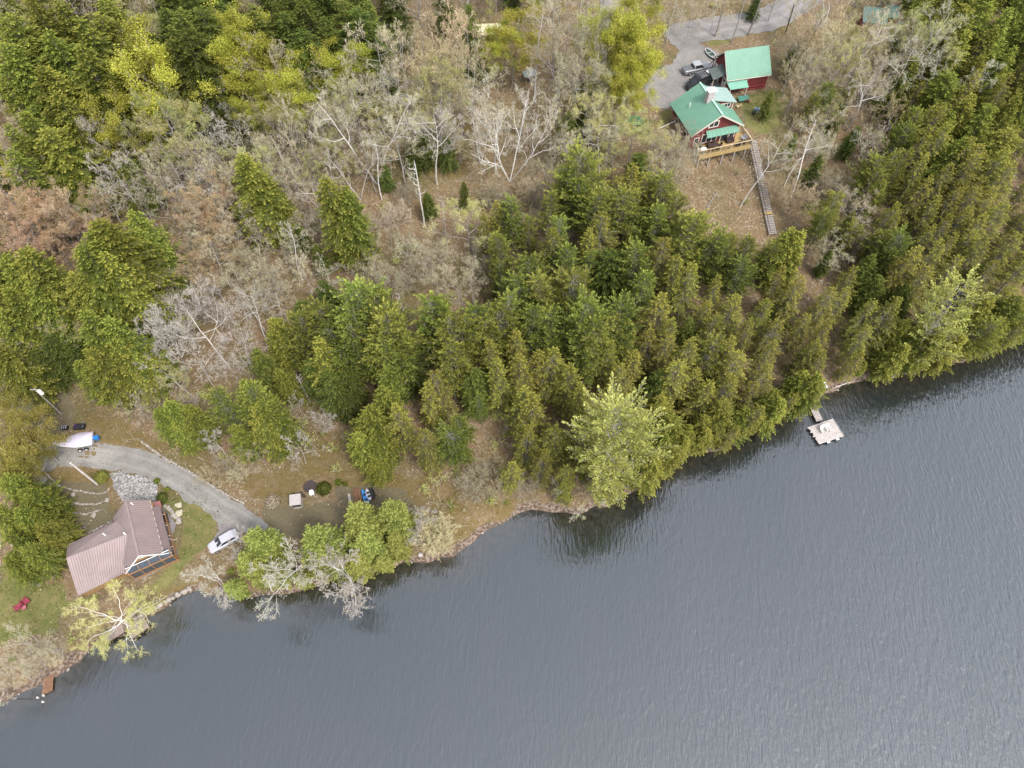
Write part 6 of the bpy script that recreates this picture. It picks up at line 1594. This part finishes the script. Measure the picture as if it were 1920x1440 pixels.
# small white frame
p = at(55, 920, .8); t = thing('window_frame', 'white square window frame standing in the left garden', 'frame', p, R(-12))
m = MB(); m.slab([(-.5, -.6, .8), (.4, -.6, .8), (.4, .5, 1.0), (-.5, .5, 1.0)], .08) if False else None
for a, b in (((-.5, -.6, .7), (-.5, .6, 1.0)), ((.4, -.6, .7), (.4, .6, 1.0)), ((-.5, -.3, .78), (.4, -.3, .78)), ((-.5, .45, .97), (.4, .45, .97))): m.bar(a, b, .1, .08)
m.build('frame', WHITE, t); m = MB(); [m.box((x, y, .35), (.07, .07, .8)) for x in (-.45, .35) for y in (-.5, .5)]; m.build('legs', WOOD_G, t)
m = MB(); m.box((-.05, .08, .72), (.5, .5, .2)); m.build('lamp_box', BLACK, t)
t = thing('barrel', 'black barrel at the left edge under golden leaves', 'barrel', at(3, 895), 0); m = MB(); m.cyl((0, 0, 0), .5, .95, 16, r2=.46); m.build('drum', BLACK, t); m = MB(); m.cyl((0, 0, .95), .48, .05, 16); m.build('lid', GREY, t)

# covered boat on its trailer
pa, pb = at(97, 830, 1.7), at(171, 819, 1.7)
ba = math.atan2(pb.y - pa.y, pb.x - pa.x); mid_ = (pa + pb) / 2
bt = thing('covered_boat', 'pale tarp-covered motorboat on a trailer beside the drive', 'boat', (mid_.x, mid_.y, gz(mid_.x, mid_.y)), ba)
Lb = (pb.xy - pa.xy).length
n = 18; vs = []
for i in range(n + 1):
    s = i / n; w = 1.12 * (min(1, s / .62) ** .62) * (1 - .10 * max(0, (s - .75) / .25)) + .02; x = (s - .5) * Lb; sh = .22 * (1 - s) ** 2
    vs += [(x, -w * .72, .75 + .35 * (1 - s) ** 3), (x, -w, 1.25 + sh), (x, -w * .93, 1.42 + sh), (x, -w * .45, 1.62 + .12 * math.sin(i * 1.1)), (x, 0, 1.74 + .06 * math.cos(i * 1.7) + .1 * (1 - s)), (x, w * .45, 1.62 + .08 * math.sin(i * .9)), (x, w * .93, 1.42 + sh), (x, w, 1.25 + sh), (x, w * .72, .75 + .35 * (1 - s) ** 3), (x, 0, .5 + .5 * (1 - s) ** 3)]
fs = [(i * 10 + k, i * 10 + (k + 1) % 10, (i + 1) * 10 + (k + 1) % 10, (i + 1) * 10 + k) for i in range(n) for k in range(10)]
hullf = [f for j, f in enumerate(fs) if j % 10 in (0, 7, 8, 9)]; topf = [f for j, f in enumerate(fs) if j % 10 not in (0, 7, 8, 9)]
m = MB(); m.add(vs, hullf + [tuple(n * 10 + k for k in (0, 1, 7, 8, 9))]); m.build('hull', WHITE, bt, smooth=True)
m = MB(); m.add(vs, topf + [tuple(n * 10 + k for k in range(1, 8))]); m.build('tarp', TARP, bt, smooth=True)
m = MB(); [m.tube([Vector(vs[i * 10 + k]) + Vector((0, 0, -.02)) for i in range(n + 1)], .05, 5) for k in (1, 7)]; m.build('gunwale', WHITE, bt)
ob = MB(); ob.box((Lb / 2 + .45, 0, 1.15), (.75, .55, .6)); ob.box((Lb / 2 + .35, 0, .7), (.35, .25, .7)); ob.build('outboard_motor', mat('bright_blue_cover', (.02, .16, .42), .4, .2), bt, bevel=.1)
m = MB(); [m.bar((-Lb / 2 + .9, s * .1 - .0, .45), (Lb / 2 - .3, s * .85, .45), .08, .1) for s in (-1, 1)]; m.bar((-Lb / 2 - .9, 0, .45), (-Lb / 2 + 1.0, 0, .45), .08, .1); m.bar((Lb * .2, -1.0, .38), (Lb * .2, 1.0, .38), .1, .1); m.build('trailer', GREY, bt)
for x in (Lb * .12, Lb * .28):
    for s in (-1, 1): wheel(bt, x, s * 1.15, .31, .2, WHITE)
for k, (q, sz, lb) in enumerate([((151, 802), (1.6, .9), 'dark heaped equipment behind the covered boat'), ((124, 804), (.9, .6), 'small dark crate behind the boat bow')]):
    p = at(*q); t = thing('snow_blower' if k == 0 else 'crate', lb, 'equipment' if k == 0 else 'crate', p, R(5)); m = MB(); m.box((0, 0, .35), (sz[0], sz[1], .5)); m.build('body', BLACK, t, bevel=.08)
    if k == 0:
        m = MB(); [m.bar((.5, s * .3, .5), (1.0, s * .3, 1.1), .05, .05) for s in (-1, 1)]; m.build('handle', GREY, t); m = MB(); m.cyl((-.3, 0, .6), .22, .4, 10); m.build('chute', mat('dark_purple', (.06, .03, .08), .5, .2), t)
    else: m = MB(); [m.box((x, 0, .63), (.1, sz[1], .06)) for x in (-.3, 0, .3)]; m.build('slats', GREY, t)

# shore things in the middle
p = at(553, 937, 1.9); t = thing('small_shed', 'small open-fronted grey box shed beside the grass', 'shed', p, R(8))
m = MB(); [m.box(c, s) for c, s in (((-.62, 0, .85), (.06, 1.3, 1.7)), ((.62, 0, .85), (.06, 1.3, 1.7)), ((0, .62, .85), (1.18, .06, 1.7)), ((0, 0, .06), (1.18, 1.18, .1)))]; m.build('wall', WOOD_G, t)
m = MB(); m.slab([(-.78, .8, 2.0), (.78, .8, 2.0), (.78, -.75, 1.75), (-.78, -.75, 1.75)], .06); m.build('roof', mat('grey_board_roof', (.40, .36, .34), .8, .1, 2), t)
m = MB(); m.box((0, -.1, .5), (1.1, .8, .06)); m.box((0, .1, .3), (1.1, .6, .4)); m.build('shelf', BLACK, t)
t = thing('pit', 'round dark earthen pit beside the small evergreen shrub', 'pit', at(582, 912)); m = MB(); m.cyl((0, 0, -.05), 1.0, .12, 22, r2=.9); m.build('soil', mat('black_soil', (.055, .042, .04), .95, .3, 4), t)
m = MB(); [stone(m, (math.cos(a) * .98, math.sin(a) * .98, .06), .1, rs) for a in np.linspace(0, 6.2, 26)]; m.build('edging', WOOD_D, t)
armchair('lawn_chair', 'white plastic chair between the pit and the small shed', at(586, 927), R(20), WHITE, .5, .5)
def kayak(label, ax, bx, mt, w=.75, D=.3, name='kayak', cat='kayak', holes=2):
    a = at(*ax, .4); b = at(*bx, .4); c = (a + b) / 2; L = (b.xy - a.xy).length
    t = thing(name, label, cat, (c.x, c.y, gz(c.x, c.y) + .12), math.atan2(b.y - a.y, b.x - a.x))
    n = 16; vs = []
    for i in range(n + 1):
        s = i / n; wd = w / 2 * (max(0, math.sin(math.pi * (s * .94 + .03))) ** .55) + .01; x = (s - .5) * L; k = .1 * (2 * s - 1) ** 4
        vs += [(x, -wd, D * .6 + k), (x, -wd * .6, D + k), (x, 0, D * 1.15 + k), (x, wd * .6, D + k), (x, wd, D * .6 + k), (x, wd * .5, .05 + k), (x, -wd * .5, .05 + k)]
    m = MB(); m.add(vs, [(i * 7 + k, i * 7 + (k + 1) % 7, (i + 1) * 7 + (k + 1) % 7, (i + 1) * 7 + k) for i in range(n) for k in range(7)]); m.build('hull', mt, t, smooth=True)
    for h in range(holes):
        m = MB(); x = (h - (holes - 1) / 2) * L * .32; m.tube([(x + math.cos(q) * L * .09, math.sin(q) * w * .24, D * 1.16) for q in np.linspace(0, 6.283, 14)], .035, 5, cap=False); m.cyl((x, 0, D * 1.09), w * .2, .03, 10); m.build('cockpit', BLACK, t)
    return t
kayak('long bright blue kayak on the rack', (679, 918), (691, 947), BLUE)
kayak('pale grey kayak between the blue and the black ones', (687, 917), (695, 938), mat('pale_grey_plastic', (.52, .50, .53), .5, .08), .85)
kayak('black kayak at the right end of the rack', (694, 913), (700, 936), BLACK, .8)
log_pile('stack of long brown planks left of the blue kayak', (671, 935), R(-72), 9, 3.2, .11, RUST)
t = log_pile('two white boards leaning left of the brown planks', (660, 940), R(-75), 2, 2.4, .08, POLE)
t = thing('barrel', 'teal barrel beside the silver tree', 'barrel', at(757, 955)); m = MB(); m.cyl((0, 0, 0), .36, .8, 14); m.build('drum', TEAL, t); m = MB(); m.cyl((0, 0, .8), .38, .05, 14); m.build('lid', TEAL, t)
p = at(566, 930); t = thing('brush_cutter', 'dark bundled garden tools right of the small shed', 'tools', p, R(-40)); m = MB(); [m.tube([(-.7, k * .12, .1), (.7, k * .1, .35)], .05, 5) for k in range(4)]; m.build('handles', WOOD_D, t)
t = thing('flat_rock', 'pale flat rock at the water edge below the cedars', 'rock', at(690, 1052)); m = MB(); stone(m, (0, 0, .15), .95, rs, .35); m.build('rock', mat('pale_rock', (.48, .44, .42), .9, .15), t)
t = thing('flat_rock', 'tan rock left of the pale flat rock', 'rock', at(668, 1050)); m = MB(); stone(m, (0, 0, .15), .8, rs, .4); m.build('rock', BOULDER, t)
t = thing('flat_rock', 'white rock below the silver shrub on the bank', 'rock', at(788, 1040)); m = MB(); stone(m, (0, 0, .08), .28, rs, .6); m.build('rock', mat('white_rock', (.45, .42, .40), .9, .1), t)

# lawn chairs at the far lower left
armchair('club_chair', 'maroon round lawn chair, lower left one of the pair', at(34, 1138, .4), R(215), MAROON, .75, .75, group='maroon lawn chairs', parent_m=BLACK)
armchair('club_chair', 'maroon round lawn chair, upper right one of the pair', at(48, 1127, .4), R(150), MAROON, .75, .75, group='maroon lawn chairs', parent_m=BLACK)
table('side_table', 'small pink square table between the maroon chairs', 'table', at(45, 1139, .4), R(25), .5, .5, .42, mat('rose_wood', (.40, .13, .15), .7, .1), WOOD_D)
# lakeside boardwalk
def planks(name, label, quad, z, mt, n, cat='dock', th=.06, legs=True):
    Q = [Vector((*w2(*q, z), z)) for q in quad]; o0 = Vector((Q[0].x, Q[0].y, 0)); Q = [q - o0 for q in Q]
    t = thing(name, label, cat, o0)
    for i in range(n):
        a, b = Q[0].lerp(Q[1], (i + .03) / n), Q[0].lerp(Q[1], (i + .95) / n); d, c = Q[3].lerp(Q[2], (i + .03) / n), Q[3].lerp(Q[2], (i + .95) / n)
        m = MB(); m.slab([a, b, c, d], th, t=ru.random()); m.build('plank', mt, t)
    m = MB(); m.bar(Q[0] + Vector((0, 0, -.14)), Q[1] + Vector((0, 0, -.14)), .1, .15); m.bar(Q[3] + Vector((0, 0, -.14)), Q[2] + Vector((0, 0, -.14)), .1, .15); m.build('beam', WOOD_D, t)
    if legs:
        for q in Q: q = q.lerp((Q[0] + Q[2]) / 2, .08); m = MB(); m.tube([q + Vector((0, 0, -2.2)), q + Vector((0, 0, -.08))], .08, 8); m.build('piling', WOOD_D, t)
PINKW = mat('pinkish_decking', (.30, .235, .20), .8, .2, 3)
planks('boat_dock', 'right half of the brown dock under the sprawling birch', [V_(1125, 720), V_(1295, 655), V_(1340, 745), V_(1190, 850)], .75, PINKW, 9)
planks('boat_dock', 'left half of the brown dock under the sprawling birch', [V_(890, 830), V_(1085, 690), V_(1120, 790), V_(935, 905)], .7, PINKW, 9)
planks('crib_dock', 'low rusty wooden crib in the water at lower left', [(84, 1266), (101, 1262), (98, 1295), (78, 1303)], .3, RUST, 8)
for k, (q, lb) in enumerate([((81, 1304), 'wooden mooring stub nearest the rusty crib'), ((70, 1308), 'wooden mooring stub left of the rusty crib'), ((80, 1316), 'wooden mooring stub farthest out from the rusty crib')]):
    x, y = w2(*q, .2); t = thing('mooring_post', lb, 'post', (x, y, 0), group='mooring stubs'); m = MB(); m.tube([(0, 0, -1.8), (.02, 0, .25)], .11, 8); m.build('post', POLE, t); m = MB(); m.cyl((.02, 0, .25), .13, .04, 8); m.build('cap', POLE, t)
# rocks along the waterline
rk_ = random.Random(12)
for k in range(0, len(SHD) - 1, 1):
    pass
m = MB()
for a in SHD:
    if rk_.random() < .45:
        x, y = a + np.array([rk_.gauss(0, .35), rk_.gauss(0, .35)]); stone(m, (x, y, gz(x, y) * .5 + .02), rk_.uniform(.07, .22), rk_, .5)
tag(m.build('shore_stones', BOULDER), 'small dark stones strewn along the waterline', 'stones', kind='stuff')
